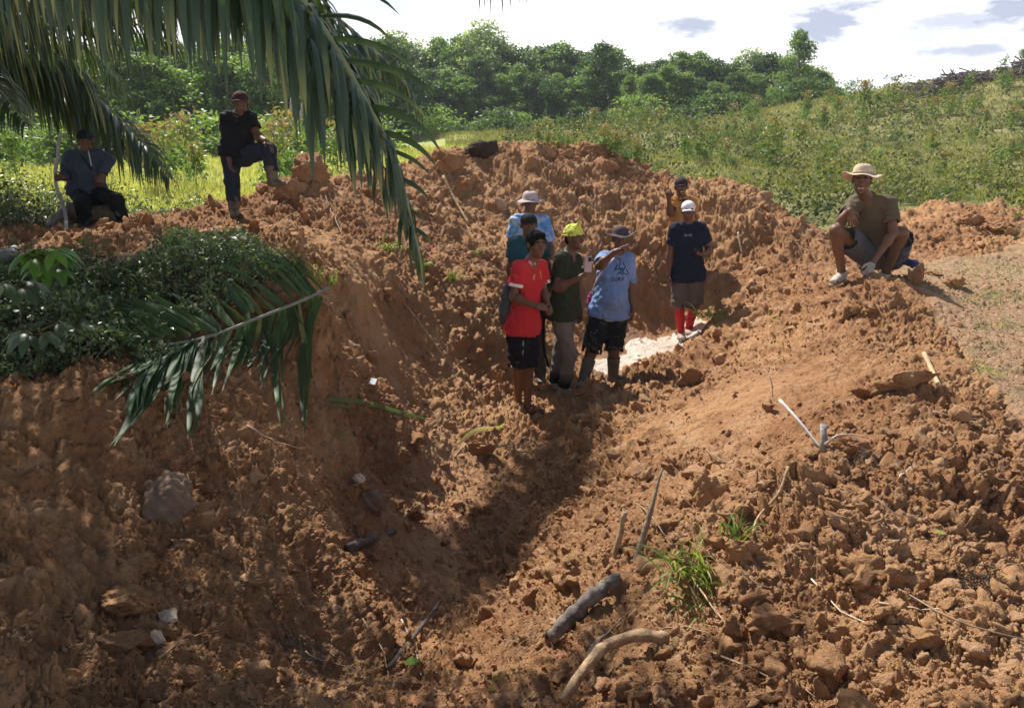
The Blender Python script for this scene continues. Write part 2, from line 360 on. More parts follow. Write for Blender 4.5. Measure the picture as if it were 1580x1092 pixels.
def soil_color(m, p):
    big = m.noise(.7, 4, .6, p); mid = m.noise(4.5, 4, .6, p); fine = m.noise(38, 3, .6, p)
    c = m.mix(m.rng(big, .38, .62), SOIL_A, SOIL_B)
    c = m.mix(m.rng(mid, .52, .72, 0, .7), c, SOIL_C)
    c = m.mix(m.rng(mid, .46, .3, 0, .6), c, (.25, .10, .045))
    c = m.mix(m.rng(m.noise(1.6, 5, .65, p), .54, .66, 0, .55), c, (.21, .095, .042))
    c = m.mix(m.rng(fine, .35, .7, 0, .45), c, (.50, .27, .13))
    c = m.mix(m.rng(fine, .42, .25, 0, .4), c, (.2, .09, .045))
    return c
def mat_ground():
    m = NT('soil_and_grass'); p = m.pos(); s = soil_color(m, p)
    dirt = m.attr('dirt'); grass = m.attr('grass'); wet = m.attr('wet'); sand = m.attr('sand')
    bank = m.attr('bank'); g1 = m.noise(1.2, 5, .6, p); g2 = m.noise(14, 4, .7, p)
    hill = m.ramp(g1, (.35, (.09, .10, .032)), (.5, (.22, .21, .07)), (.65, (.36, .30, .13)))
    hill = m.mix(m.rng(g2, .4, .7, 0, .4), hill, (.1, .12, .035))
    field = m.mix(g2, (.30, .33, .08), (.42, .42, .14))
    flat = m.mix(m.rng(g2, .35, .65), (.50, .32, .19), (.37, .215, .12)); flat = m.mix(m.rng(m.noise(45, 4, .7, p), .5, .62, 0, .6), flat, (.2, .125, .075)); flat = m.mix(m.rng(m.noise(70, 2, .5, p), .62, .7, 0, .7), flat, (.62, .52, .42))
    flat = m.mix(m.rng(m.noise(3, 5, .7, p), .5, .62, 0, .6), flat, (.22, .21, .09))
    c = m.mix(grass, flat, m.mix(m.attr('field'), hill, field))
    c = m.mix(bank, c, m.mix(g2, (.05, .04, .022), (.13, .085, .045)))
    c = m.mix(dirt, c, s)
    c = m.mix(sand, c, m.mix(m.rng(g2, .35, .65), (.60, .36, .2), (.5, .27, .14)))
    c = m.mix(m.math('MULTIPLY', wet, .8), c, (.30, .16, .085))
    m.base(c, m.rng(wet, 0, 1, .95, .45), .25)
    h = m.math('ADD', m.noise(60, 5, .7, p), m.math('MULTIPLY', m.noise(180, 3, .7, p), .5))
    m.bump(h, .02, 1.0)
    return m.m
def mat_soil(name='loose_soil'):
    m = NT(name); p = m.pos(); s = soil_color(m, p)
    s = m.mix(m.math('MULTIPLY', m.attr('tint'), .5), s, (.6, .37, .22))
    m.base(s, .95, .2); m.bump(m.math('ADD', m.noise(70, 5, .7, p), m.math('MULTIPLY', m.noise(200, 3, .7, p), .5)), .018, 1.0); return m.m
M_SOIL = mat_soil()
# ---------------------------------------------------------------- the ground sheet
def zone(poly, w, amp, s):
    d = poly_sd(GX, GY, poly) + fbm(GX * 2, GY * 2, 3, s) * amp; return 1 - smooth01(d, -w, w)
WET = [xy(905, 560, 8.2), xy(990, 560, 8.5), xy(1045, 520, 9.2), xy(1050, 506, 9.6), xy(960, 515, 9.5), xy(905, 540, 8.8)]
wet = zone(WET, .12, .12, 33)
SANDS = [[xy(620, 820, 5.0), xy(690, 820, 5.0), xy(740, 900, 4.15), xy(770, 960, 3.7), xy(650, 960, 3.6), xy(600, 900, 4.1)],
         [xy(655, 740, 5.5), xy(690, 690, 6.1), xy(730, 690, 6.1), xy(700, 790, 5.1), xy(650, 800, 5.0)],
         [xy(1035, 740, 4.4), xy(1190, 625, 5.2), xy(1290, 560, 5.9), xy(1300, 580, 5.5), xy(1150, 700, 4.5), xy(1040, 790, 3.7)]]
sand = .45 * np.clip(sum(zone(s, .12, .2, 35 + i) for i, s in enumerate(SANDS)), 0, 1)
grass = 1 - DIRT
flatz = zone([(3.3, 8.5), (4.3, 11.0), (6.5, 11.6), (11, 10.5), (9, 2), (2.5, .5), xy(1430, 640, 4.1)], .25, .4, 51)
grass = grass * (1 - flatz)
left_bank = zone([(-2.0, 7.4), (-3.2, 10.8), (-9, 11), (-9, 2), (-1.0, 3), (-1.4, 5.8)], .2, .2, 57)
field = zone([(-60, 11), (-3.3, 11), (-2.6, 14), (-2, 48), (-60, 48)], .8, .6, 61)
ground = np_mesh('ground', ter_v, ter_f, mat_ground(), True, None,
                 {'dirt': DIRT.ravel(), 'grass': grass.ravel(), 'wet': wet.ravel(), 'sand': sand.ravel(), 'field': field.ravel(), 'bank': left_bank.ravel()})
tag(ground, kind='structure')
# muddy puddle at the feet of the group, glint painted as pale colour
_cx, _cy = P(990, 535, 9.0).x, 9.0; _gx, _gy = np.meshgrid(np.linspace(_cx - 1.3, _cx + 1.2, 60), np.linspace(_cy - .75, _cy + .95, 44))
_a, _l = lp(_gx, _gy); _gzb = bil(GB, AZ, LR, _a, _l); _gzb = np.minimum(_gzb, _gzb.mean() + .05); _wb = bil(WETB, AZ, LR, _a, _l)
_V = np.stack([_gx, _gy, _gzb - .022 - .10 * (1 - smooth01(_wb, .05, .4))], -1).reshape(-1, 3); _i = np.arange(60 * 44).reshape(44, 60); _F = np.stack([_i[:-1, :-1], _i[:-1, 1:], _i[1:, 1:], _i[1:, :-1]], -1).reshape(-1, 4)
m = NT('glint_pale_water'); m.base((.80, .67, .54), .17, 1.0); m.bump(m.noise(9, 5, .65, m.pos()), .09, 1.0); m.b.inputs['Coat Weight'].default_value = .8; m.b.inputs['Coat Roughness'].default_value = .08
tag(np_mesh('water', _V, _F, m.m, True), kind='structure')
print('ground', time.time() - T0)

# ---------------------------------------------------------------- clods and crumbs
def ico(sub):
    import bmesh
    bm = bmesh.new(); bmesh.ops.create_icosphere(bm, subdivisions=sub, radius=1)
    V = np.array([v.co[:] for v in bm.verts]); F = np.array([[v.index for v in f.verts] for f in bm.faces]); bm.free(); return V, F
def n3(V, f, s):
    a = fbm(V[:, 0] * f + V[:, 2] * f * .7 + 5, V[:, 1] * f + 9, 3, s); b = fbm(V[:, 1] * f + 3, V[:, 2] * f - V[:, 0] * f * .6, 3, s + 5); return (a + b) * .5
def clod_shape(sub, seed, rough=.3, cuts=9):
    V, F = ico(sub); r = np.random.default_rng(seed)
    V = V * (1 + rough * n3(V, 1.1, seed)[:, None] * 1.4)
    for _ in range(cuts):
        d = r.normal(size=3); d /= np.linalg.norm(d); c = r.uniform(.4, .75)
        t = V @ d; V = V - np.maximum(t - c, 0)[:, None] * d * .95
    V = V * (1 + rough * .7 * n3(V, 2.6, seed + 2)[:, None] + rough * .5 * n3(V, 6, seed + 3)[:, None])
    return V * np.array([1, r.uniform(.65, .95), r.uniform(.55, .85)]), F
def rand_rot(n, tilt=None):
    q = RNG.normal(size=(n, 4)); q /= np.linalg.norm(q, axis=1, keepdims=True); w, x, y, z = q.T
    return np.stack([1 - 2 * (y * y + z * z), 2 * (x * y - z * w), 2 * (x * z + y * w), 2 * (x * y + z * w), 1 - 2 * (x * x + z * z), 2 * (y * z - x * w),
                     2 * (x * z - y * w), 2 * (y * z + x * w), 1 - 2 * (x * x + y * y)], 1).reshape(n, 3, 3)
def scatter_shapes(shapes, pos, size, tint=None):
    k = RNG.integers(0, len(shapes), len(pos)); Vs, Fs, Ts = [], [], []; o = 0
    for i, (SV, SF) in enumerate(shapes):
        s = np.nonzero(k == i)[0]
        if not len(s): continue
        V = np.einsum('nij,vj->nvi', rand_rot(len(s)), SV) * size[s][:, None, None] + pos[s][:, None, :]
        Vs.append(V.reshape(-1, 3)); Fs.append((SF[None] + (np.arange(len(s)) * len(SV))[:, None, None]).reshape(-1, 3) + o); o += len(s) * len(SV)
        if tint is not None: Ts.append(np.repeat(tint[s], len(SV)))
    return np.concatenate(Vs), np.concatenate(Fs), (np.concatenate(Ts) if tint is not None else None)
def sample(nn, rmin, rmax, az=.68, power=1.0):
    """points spread evenly over the picture's log-polar plan"""
    a = RNG.uniform(-az, az, nn); r = np.exp(RNG.uniform(math.log(rmin), math.log(rmax), nn)); return r * np.sin(a), r * np.cos(a), r
def clod_layer(name, n_, rmin, rmax, smin, smax, sub, thr, power, seeds, rough, scale_r=0.35, smooth=True):
    x, y, r = sample(n_, rmin, rmax)
    d = dirt_at(x, y); ro = rough_at(x, y)
    keep = (RNG.random(n_) < d * np.clip((ro - thr) / .4, .04, 1)) | ((d < .3) & (RNG.random(n_) < (.08 if smax > .05 else .55)) & (x > 2) & (r < 10)); keep &= ~((x < -1.2) & (d < .5))
    if smax > .05: keep &= ~((x < .1) & (r < 5.2) & (RNG.random(n_) < .6))
    x, y, r = x[keep], y[keep], r[keep]
    s = smin * (smax / smin) ** (RNG.random(len(x)) ** power) * np.clip((r / 5) ** scale_r, .5, 2)
    a, l = lp(x, y); px_ = np.stack([bil(q, AZ, LR, a, l) for q in (DX, DY, DZ)], 1); nn = np.stack([bil(q, AZ, LR, a, l) for q in (NX, NY, NZ)], 1)
    px_ = px_ + nn * (s * RNG.uniform(-.25, .25, len(x)))[:, None]
    V, F, Tn = scatter_shapes([clod_shape(sub, q, rough) for q in seeds], px_, s, RNG.random(len(x)) ** 3)
    o = np_mesh(name, V, F, M_SOIL, smooth, None, {'tint': Tn}); return tag(o, None, None, None, 'stuff')
def scatter_soil():
    o = clod_layer('soil_clods', 14000, 1.6, 13.5, .017, .085, 3, .3, 3.4, range(100, 114), .55)
    tag(o, 'loose lumps of orange clay strewn over the dug earth', 'clods')
    o = clod_layer('soil_lumps', 95000, 1.6, 13.5, .006, .022, 1, .25, 1.9, range(120, 134), .4)
    tag(o, 'fist sized and smaller clay lumps lying between the bigger clods', 'clods')
    o = clod_layer('soil_crumbs', 130000, 1.6, 12, .003, .009, 1, .2, 1.4, range(140, 146), .3, .6)
    tag(o, 'fine crumbs of reddish clay covering the trench and its banks', 'crumbs')
scatter_soil()
print('clods', time.time() - T0)
# ---------------------------------------------------------------- foliage
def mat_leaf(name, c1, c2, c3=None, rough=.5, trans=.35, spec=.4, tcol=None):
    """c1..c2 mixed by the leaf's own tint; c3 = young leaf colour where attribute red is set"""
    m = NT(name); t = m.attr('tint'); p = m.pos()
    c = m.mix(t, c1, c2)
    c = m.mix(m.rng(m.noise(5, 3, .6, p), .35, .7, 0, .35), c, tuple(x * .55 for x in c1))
    if c3: c = m.mix(m.attr('red'), c, c3)
    m.base(c, rough, spec)
    tr = m.n('BsdfTranslucent')
    if tcol: m.set(tr.inputs[0], m.mix(.6, c, tcol))
    else: m.set(tr.inputs[0], m.mix(1, c, (1.5, 1.6, .7), 'MULTIPLY'))
    mx = m.n('MixShader'); mx.inputs[0].default_value = trans; m.L.new(m.b.outputs[0], mx.inputs[1]); m.L.new(tr.outputs[0], mx.inputs[2])
    m.L.new(mx.outputs[0], m.N['Material Output'].inputs[0]); return m.m
def mat_simple(name, c, rough=.8, spec=.3, var=.25, scale=8, bump=0, bscale=40, metal=0, coord='obj'):
    m = NT(name); p = m.obj() if coord == 'obj' else m.pos()
    f = m.noise(scale, 4, .6, p)
    m.base(m.mix(m.rng(f, .3, .7), tuple(x * (1 - var) for x in c), tuple(min(1, x * (1 + var)) for x in c)), rough, spec); m.b.inputs['Metallic'].default_value = metal
    if bump: m.bump(m.noise(bscale, 4, .6, p), bump, .8)
    return m.m
ML_TREE = mat_leaf('tree_leaf', (.10, .17, .05), (.27, .37, .11), rough=.55, trans=.45)
ML_TREE2 = mat_leaf('tree_leaf_dark', (.045, .09, .035), (.13, .20, .06), rough=.55, trans=.4)
ML_TREE3 = mat_leaf('tree_leaf_pale', (.20, .26, .14), (.38, .45, .23), rough=.6, trans=.45)
ML_SAP = mat_leaf('sapling_leaf', (.07, .15, .03), (.22, .33, .07), (.28, .18, .09), rough=.5)
ML_HILL = mat_leaf('hill_herbs', (.03, .055, .02), (.28, .28, .11), (.42, .33, .17), rough=.7)
ML_FIELD = mat_leaf('meadow_grass', (.30, .31, .085), (.56, .52, .24), rough=.7, trans=.45)
ML_SHRUB = mat_leaf('shrub_leaf', (.04, .07, .03), (.18, .24, .11), (.28, .25, .18), rough=.42, trans=.25, spec=.45)
ML_PALM = mat_leaf('palm_leaflet', (.014, .032, .018), (.036, .066, .026), (.22, .22, .06), rough=.45, trans=.13, spec=.4, tcol=(.26, .38, .02))
ML_BRIGHT = mat_leaf('broad_leaf', (.09, .22, .03), (.2, .36, .05), rough=.4, trans=.35)
ML_GRASS = mat_leaf('grass_blade', (.08, .15, .03), (.24, .32, .07), (.4, .34, .16), rough=.5, trans=.35)
M_BARK = mat_simple('bark', (.17, .14, .11), .9, .2, .4, 12, .01, 50)
M_STEM = mat_simple('stem', (.16, .15, .07), .8)
def unit(a): return a / np.maximum(np.linalg.norm(a, axis=-1, keepdims=True), 1e-9)
def leaf_quads(pos, ax, nrm, L, W):
    """one folded diamond leaf (2 quads... as 1 quad + bend) per position"""
    ax = unit(ax); s = unit(np.cross(ax, nrm)); up = np.cross(s, ax)
    L = np.asarray(L)[:, None]; W = np.asarray(W)[:, None]
    V = np.stack([pos, pos + ax * L * .45 + s * W * .5 + up * W * .12, pos + ax * L - up * L * .12, pos + ax * L * .45 - s * W * .5 + up * W * .12], 1)
    n_ = len(pos); F = np.arange(n_ * 4).reshape(n_, 4); return V.reshape(-1, 3), F
def rnd_dir(n_, zb=0.0):
    d = RNG.normal(size=(n_, 3)); d[:, 2] += zb; return unit(d)
def tube(pts_, rad, seg=6, cap=True):
    """tapered tube along points -> V, F(quads)"""
    pts_ = np.asarray(pts_, float); m_ = len(pts_); rad = np.broadcast_to(np.asarray(rad, float), (m_,))
    t = np.gradient(pts_, axis=0); t = unit(t); ref = np.array([0, 0, 1.]) if abs(t[0, 2]) < .9 else np.array([1., 0, 0])
    V = []
    for i in range(m_):
        a = np.cross(t[i], ref); a /= np.linalg.norm(a) + 1e-9; b = np.cross(t[i], a); ref = np.cross(a, t[i]) * 1.0; ref = -b if False else ref
        an = np.linspace(0, 2 * math.pi, seg, endpoint=False)
        V.append(pts_[i] + rad[i] * (np.cos(an)[:, None] * a + np.sin(an)[:, None] * b)); ref = np.cross(a, t[i])
    V = np.concatenate(V); F = []
    for i in range(m_ - 1):
        for j in range(seg): F.append((i * seg + j, i * seg + (j + 1) % seg, (i + 1) * seg + (j + 1) % seg, (i + 1) * seg + j))
    if cap:
        V = np.concatenate([V, pts_[:1], pts_[-1:]]); a0, a1 = len(V) - 2, len(V) - 1
        for j in range(seg):
            F.append((a0, (j + 1) % seg, j, j)); F.append((a1, (m_ - 1) * seg + j, (m_ - 1) * seg + (j + 1) % seg, (m_ - 1) * seg + (j + 1) % seg))
    return V, np.array(F)
class MB:
    """mesh collector"""
    def __init__(s): s.V, s.Q, s.T, s.n, s.at = [], [], [], 0, {}
    def add(s, V, F, **at):
        V = np.asarray(V, float); F = np.asarray(F); s.V.append(V)
        if F.shape[1] == 4:
            d = F[:, 2] == F[:, 3]
            if d.any(): s.T.append(F[d][:, :3] + s.n)
            if (~d).any(): s.Q.append(F[~d] + s.n)
        else: s.T.append(F + s.n)
        for k, v in at.items(): s.at.setdefault(k, []).append(np.broadcast_to(np.asarray(v, float), (len(V),)))
        s.n += len(V); return s
    def build(s, name, mat, parent=None, smooth=True, off=None):
        Fs = []
        if s.Q: Fs.append(np.concatenate(s.Q))
        if s.T: Fs.append(np.concatenate(s.T))
        return np_mesh(name, np.concatenate(s.V), Fs, mat, smooth, parent, {k: np.concatenate(v) for k, v in s.at.items()}, off)
def spline(cp, m_=20):
    cp = np.asarray([tuple(c) for c in cp], float); k = len(cp)
    ext = np.vstack([2 * cp[0] - cp[1], cp, 2 * cp[-1] - cp[-2]]); out = []
    for t in np.linspace(0, k - 1 - 1e-6, m_):
        i = int(t); f = t - i; p0, p1, p2, p3 = ext[i:i + 4]
        out.append(.5 * ((2 * p1) + (p2 - p0) * f + (2 * p0 - 5 * p1 + 4 * p2 - p3) * f * f + (3 * p1 - 3 * p2 + p3 - p0) * f ** 3))
    return np.array(out)

# ---- forest trees: three builds of crown, each thing = trunk + crown
def crown_leaves(seed, H, Wd, nclus, per, leaf, low=.25, top_open=False):
    r = np.random.default_rng(seed); cs = []; 
    while len(cs) < nclus:
        z = r.uniform(low, 1.0); w = math.sin(math.pi * min(1, (z - low + .12) / (1.12 - low)) ** .8) ** .6
        a = r.uniform(0, 6.283); q = math.sqrt(r.uniform(.05, 1)) * w
        cs.append((math.cos(a) * q * Wd / 2 * r.uniform(.75, 1.15), math.sin(a) * q * Wd / 2 * r.uniform(.75, 1.15), z * H * r.uniform(.96, 1.03)))
    cs = np.array(cs); cr = r.uniform(.06, .13, nclus) * H * .8
    pos, tint = [], []
    for c, q in zip(cs, cr):
        k = int(per * (q / (.085 * H)) ** 2); d = unit(r.normal(size=(k, 3))); rad = r.uniform(.35, 1, k) ** .6
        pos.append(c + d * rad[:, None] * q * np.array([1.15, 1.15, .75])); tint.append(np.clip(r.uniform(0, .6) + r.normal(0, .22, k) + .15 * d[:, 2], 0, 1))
    pos = np.concatenate(pos); tint = np.concatenate(tint); k = len(pos)
    ax = unit(r.normal(size=(k, 3)) + [0, 0, -.35]); nr_ = unit(r.normal(size=(k, 3)) + [0, 0, 1.2])
    V, F = leaf_quads(pos, ax, nr_, leaf * r.uniform(.6, 1.3, k), leaf * .6 * r.uniform(.6, 1.3, k))
    return V, F, np.repeat(tint, 4), cs
def make_tree(name, seed, H, Wd, nclus, per, leaf, mat, low, label, cat='tree', group=None, trunk_r=.12, bark=M_BARK):
    t = thing(name, (0, 0, 0), label, cat, group)
    V, F, ti, cs = crown_leaves(seed, H, Wd, nclus, per, leaf, low)
    mb = MB(); mb.add(V, F, tint=ti); mb.build('crown', mat, t, True)
    r = np.random.default_rng(seed + 1); tk = MB()
    ln = [(0, 0, -.3)]; 
    for i in range(1, 7): ln.append((r.normal(0, .02 * H), r.normal(0, .02 * H), H * .88 * i / 6))
    ln = spline(ln, 14); tk.add(*tube(ln, np.linspace(trunk_r, trunk_r * .25, 14), 7))
    for c in cs[::3]:
        i = int(np.clip(c[2] / (H * .88) * 13 - 4, 1, 12)); p0 = ln[i]; mid = (p0 + c) / 2 + [0, 0, -.03 * H]
        tk.add(*tube(spline([p0, mid, c], 6), np.linspace(trunk_r * .35, trunk_r * .08, 6), 5))
    tk.build('trunk', bark, t); return t
def place(src, x, y, s, rz=None, label=None, group=None, z=None, first=set(), sxy=None):
    o = src if src.name not in first else copy_tree(src); first.add(src.name)
    o.location = (x, y, float(gz(x, y)) - .05 if z is None else z); o.rotation_euler = (0, 0, random.uniform(0, 6.28) if rz is None else rz)
    o.scale = ((sxy or s), (sxy or s), s)
    if label: o['label'] = label
    if group: o['group'] = group
    return o
FG = 'forest trees along the far edge of the clearing'
L0, L1, L2 = 'mid green tree in the far forest row', 'dark green dense tree in the far forest row', 'pale greyish green tree in the far forest row'
trees = [make_tree('forest_tree', 11, 8, 5.4, 95, 110, .27, ML_TREE, .06, L0, group=FG), make_tree('forest_tree', 12, 8, 4.8, 85, 110, .27, ML_TREE, .08, L0, group=FG),
         make_tree('forest_tree', 13, 8, 5.0, 90, 115, .26, ML_TREE2, .05, L1, group=FG), make_tree('forest_tree', 14, 8, 5.4, 80, 85, .24, ML_TREE3, .2, L2, group=FG),
         make_tree('forest_tree', 15, 8, 6.0, 100, 105, .28, ML_TREE, .04, L0, group=FG), make_tree('forest_tree', 16, 8, 4.8, 80, 100, .25, ML_TREE2, .1, L1, group=FG)]
TL = [L0, L0, L1, L2, L0, L1]
def tree_at(k, u, top, y, wide=1.0, label=None):
    p = P(u, 200, y); zg = float(gz(p.x, y)); H = P(u, top, y).z - zg
    return place(trees[k], p.x, y, H / 8, None, label or TL[k], FG, sxy=H / 8 * wide)
rt = random.Random(5)
prof = [(-80, 60), (100, 70), (200, 62), (330, 66), (450, 60), (560, 60), (615, 48), (650, 80), (700, 72), (750, 52), (800, 80), (850, 72), (900, 78), (925, 72), (960, 95), (1000, 90), (1060, 76), (1100, 86), (1150, 90), (1190, 92), (1262, 118), (1285, 135)]
def top_at(u): return float(np.interp(u, [p_[0] for p_ in prof], [p_[1] for p_ in prof]))
u = -70
while u < 575:                                   # left part of the wood, nearer
    tree_at(rt.choice([0, 1, 4, 2, 0, 5]), u, top_at(u) + rt.uniform(10, 55), rt.uniform(37, 41), rt.uniform(1.0, 1.35)); u += rt.uniform(36, 50)
u = -60
while u < 640:
    tree_at(rt.choice([0, 3, 2, 4]), u, top_at(u) + rt.uniform(-4, 14), rt.uniform(47, 52), rt.uniform(1.1, 1.5)); u += rt.uniform(34, 48)
u = 630
while u < 1290:
    tree_at(rt.choice([0, 1, 4, 4, 0, 5, 2]), u, top_at(u) + rt.uniform(18, 60), rt.uniform(58, 62), rt.uniform(1.1, 1.6)); u += rt.uniform(22, 32)
u = 618
while u < 1285:
    tree_at(rt.choice([0, 3, 3, 1, 5, 2]), u, top_at(u) + rt.uniform(-10, 12), rt.uniform(66, 72), rt.uniform(1.1, 1.6)); u += rt.uniform(20, 30)
tree_at(3, 750, 42, 66, 1.25, 'tallest pale crowned tree left of the middle of the far forest row')
tree_at(5, 925, 68, 60, 1.0, 'very dark small leaved crown standing out at the middle of the far forest row')
tree_at(0, 1222, 52, 57, .95, 'tallest tree at the right end of the far forest row'); 
tree_at(4, 1262, 112, 56, 1.2, 'last low tree at the right end of the wood beside the open hillside')
# the climber-covered dead trunk in front of the wood
def vine_trunk():
    t = thing('vine_covered_trunk', (0, 0, 0), 'dark dead trunk wrapped in climbers in front of the far wood', 'tree')
    p = P(850, 200, 56); zg = float(gz(p.x, 56)); t.location = (p.x, 56, zg)
    tk = MB(); tk.add(*tube([(0, 0, -.3), (.05, 0, 1.4), (-.03, 0, 2.6), (0, .05, 3.1)], [.2, .16, .12, .06], 8)); tk.build('trunk', M_BARK, t)
    k = 2600; z = RNG.uniform(0, 3.2, k); a = RNG.uniform(0, 6.28, k); r = RNG.uniform(.2, .5, k) * (1 + .3 * np.sin(z * 3)) * np.where(z > 2.4, 1.5, 1)
    V, F = leaf_quads(np.stack([np.cos(a) * r, np.sin(a) * r, z], 1), rnd_dir(k, -.5), rnd_dir(k), RNG.uniform(.1, .2, k), RNG.uniform(.06, .12, k))
    mb = MB(); mb.add(V, F, tint=np.repeat(RNG.random(k) * .3, 4)); mb.build('climber', ML_TREE2, t)
vine_trunk()
print('trees', time.time() - T0)

# ---- saplings on the hillside, bushes
def make_sapling(seed, H, Wd, red, k=420, leaf=.10, mat=ML_SAP, label='', cat='sapling', name='sapling'):
    t = thing(name, (0, 0, 0), label, cat); r = np.random.default_rng(seed)
    st = MB(); st.add(*tube(spline([(0, 0, -.1), (r.normal(0, .03), r.normal(0, .03), H * .5), (0, 0, H)], 8), np.linspace(.018, .004, 8), 5))
    z = r.uniform(.12, 1.0, 16) ** .8; pos, red_ = [], []
    for zz in z:
        a = r.uniform(0, 6.28); q = Wd / 2 * (1.15 - zz) ** .5 * r.uniform(.5, 1); c = np.array([math.cos(a) * q, math.sin(a) * q, zz * H])
        st.add(*tube([(0, 0, zz * H * .85), c], [.007, .003], 4)); n_ = k // 16
        pos.append(c * [.8, .8, 1] + r.normal(size=(n_, 3)) * [.32 * Wd * .5, .32 * Wd * .5, .07 * H]); red_.append(np.clip((zz - .55) * 2.2 + r.normal(0, .25, n_), 0, 1) * red)
    pos = np.concatenate(pos); red_ = np.concatenate(red_); pos[:, 2] = np.maximum(pos[:, 2], .04); kk = len(pos)
    V, F = leaf_quads(pos, unit(r.normal(size=(kk, 3)) + [0, 0, .2]), unit(r.normal(size=(kk, 3)) + [0, 0, 1]), leaf * r.uniform(.6, 1.4, kk), leaf * .5 * r.uniform(.7, 1.3, kk))
    mb = MB(); mb.add(V, F, tint=np.repeat(r.random(kk), 4), red=np.repeat(red_, 4)); mb.build('foliage', mat, t); st.build('stem', M_STEM, t); return t
SG = 'young trees planted over the hillside'
S0, S1, S2 = 'red tipped leafy sapling planted on the green hillside', 'plain green sapling planted on the green hillside', 'low round dark bush growing on the green hillside'
saps = [make_sapling(31, 1.2, .7, 1.0, label=S0), make_sapling(32, 1.2, .55, .9, label=S0), make_sapling(33, 1.2, .75, 0, label=S1), make_sapling(34, 1.2, .6, .1, label=S1)]
bush = [make_sapling(41, .8, 1.1, 0, 900, .075, ML_TREE2, S2, 'bush', 'bush'), make_sapling(42, .7, 1.3, .05, 900, .07, ML_HILL, S2, 'bush', 'bush')]
def sap(k, u, vb, top, label=None, src=saps, lab=(S0, S0, S1, S1)):
    """foot at pixel (u, vb), top at pixel row top"""
    g = G(u, vb)
    if g.y < 12: return
    H = P(u, top, g.y).z - g.z
    return place(src[k], g.x, g.y, H / (1.2 if src is saps else .75), None, label or lab[k], SG, sxy=H / 1.2 * random.uniform(.95, 1.3) if src is saps else None)
NAMED = [(0, 1376, 170, 120, 'bushy red tipped sapling on the ridge above the squatting man'), (2, 1311, 158, 122, 'slim green sapling on the ridge left of the bushy red tipped one'), (1, 1330, 175, 125, 'thin red tipped sapling standing against the sky just right of the slim green one'),
         (0, 1463, 160, 128, 'red tipped sapling in front of the brush pile on the ridge'), (2, 1548, 118, 86, 'green sapling at the top of the ridge against the sky'), (3, 1575, 108, 78, 'rightmost green sapling on the ridge top against the sky'),
         (0, 1190, 300 - 40, 180, None), (2, 1195, 230, 180, 'tall narrow dark green sapling halfway up the hillside'), (1, 1240, 185, 142, None), (0, 1165, 185, 148, None), (0, 965, 200, 160, 'bright leafy sapling at the foot of the wood above the earth mound'), (1, 917, 205, 168, None), (0, 930, 235, 190, None), (1, 1290, 185, 150, None),
         (0, 1296, 300, 248, None), (0, 1395, 300, 265, None), (3, 1120, 215, 190, None), (2, 1330, 190, 160, None), (1, 1270, 205, 165, None), (2, 1240, 210, 170, None), (0, 1560, 200, 165, None), (1, 1455, 275, 235, None), (2, 1540, 270, 225, None), (0, 1500, 175, 145, None), (2, 1170, 205, 180, None), (1, 1060, 185, 165, None), (0, 1130, 190, 160, None), (0, 1385, 190, 160, None)]
for k, u, vb, top, lb in NAMED: sap(k, u, vb, top, lb)
rs_ = random.Random(9)
for _ in range(95):
    u = rs_.uniform(800, 1590); lim = np.interp(u, [800, 1000, 1250, 1590], [215, 195, 165, 120]); vb = rs_.uniform(lim, 300 if u > 1180 else 262)
    if vb > np.interp(u, [800, 900, 1000, 1200, 1280], [222, 228, 262, 310, 340]): continue
    sap(rs_.choice([0, 0, 1, 2, 3, 1]), u, vb, vb - rs_.uniform(18, 32) * (1 + .5 * (vb > 230)))
for _ in range(52):
    u = rs_.uniform(960, 1590); lim = np.interp(u, [800, 1000, 1250, 1590], [215, 205, 195, 150]); vb = rs_.uniform(lim, 325 if u > 1200 else 262)
    if vb > np.interp(u, [900, 1000, 1200, 1280, 1600], [228, 258, 310, 335, 310]): continue
    k = rs_.choice([0, 0, 1]); sap(k, u, vb, vb - rs_.uniform(12, 24), S2, bush, (S2, S2))
# saplings with orange young leaves at the edge of the field behind the standing man
for u, vb, top, y, k in [(255, 245, 192, 17, 0), (285, 240, 178, 18, 0), (300, 262, 222, 15, 1), (235, 262, 195, 14, 1), (425, 250, 190, 17, 0), (445, 240, 175, 19, 0), (480, 245, 195, 22, 2), (20, 255, 205, 20, 3), (520, 240, 190, 22, 0)]:
    p = P(u, vb, y); zg = float(gz(p.x, y)); H = P(u, top, y).z - zg
    place(saps[k], p.x, y, H / 1.2, None, ('orange tipped sapling at the left field edge' if k < 2 else 'green sapling at the left field edge'), 'saplings at the edge of the left field', sxy=H / 1.2 * 1.1)
# pale slim trunks seen under the big frond
# low shrubs closing the foot of the wood
u = -60; EL_ = 'low leafy shrub closing the foot of the far wood'
edge = [make_sapling(51, .8, 1.5, 0, 1300, .11, ML_TREE2, EL_, 'shrub', 'edge_shrub'), make_sapling(52, .8, 1.4, .12, 1300, .11, ML_TREE, EL_, 'shrub', 'edge_shrub')]
while u < 1290:
    y = rs_.uniform(30, 33) if u < 600 else rs_.uniform(53, 56); p = P(u, 200, y); s = rs_.uniform(.8, 2.6)
    place(rs_.choice(edge), p.x, y, s, None, EL_, 'shrubs at the foot of the far wood', sxy=s * 1.1); u += rs_.uniform(26, 44)
print('saplings', time.time() - T0)

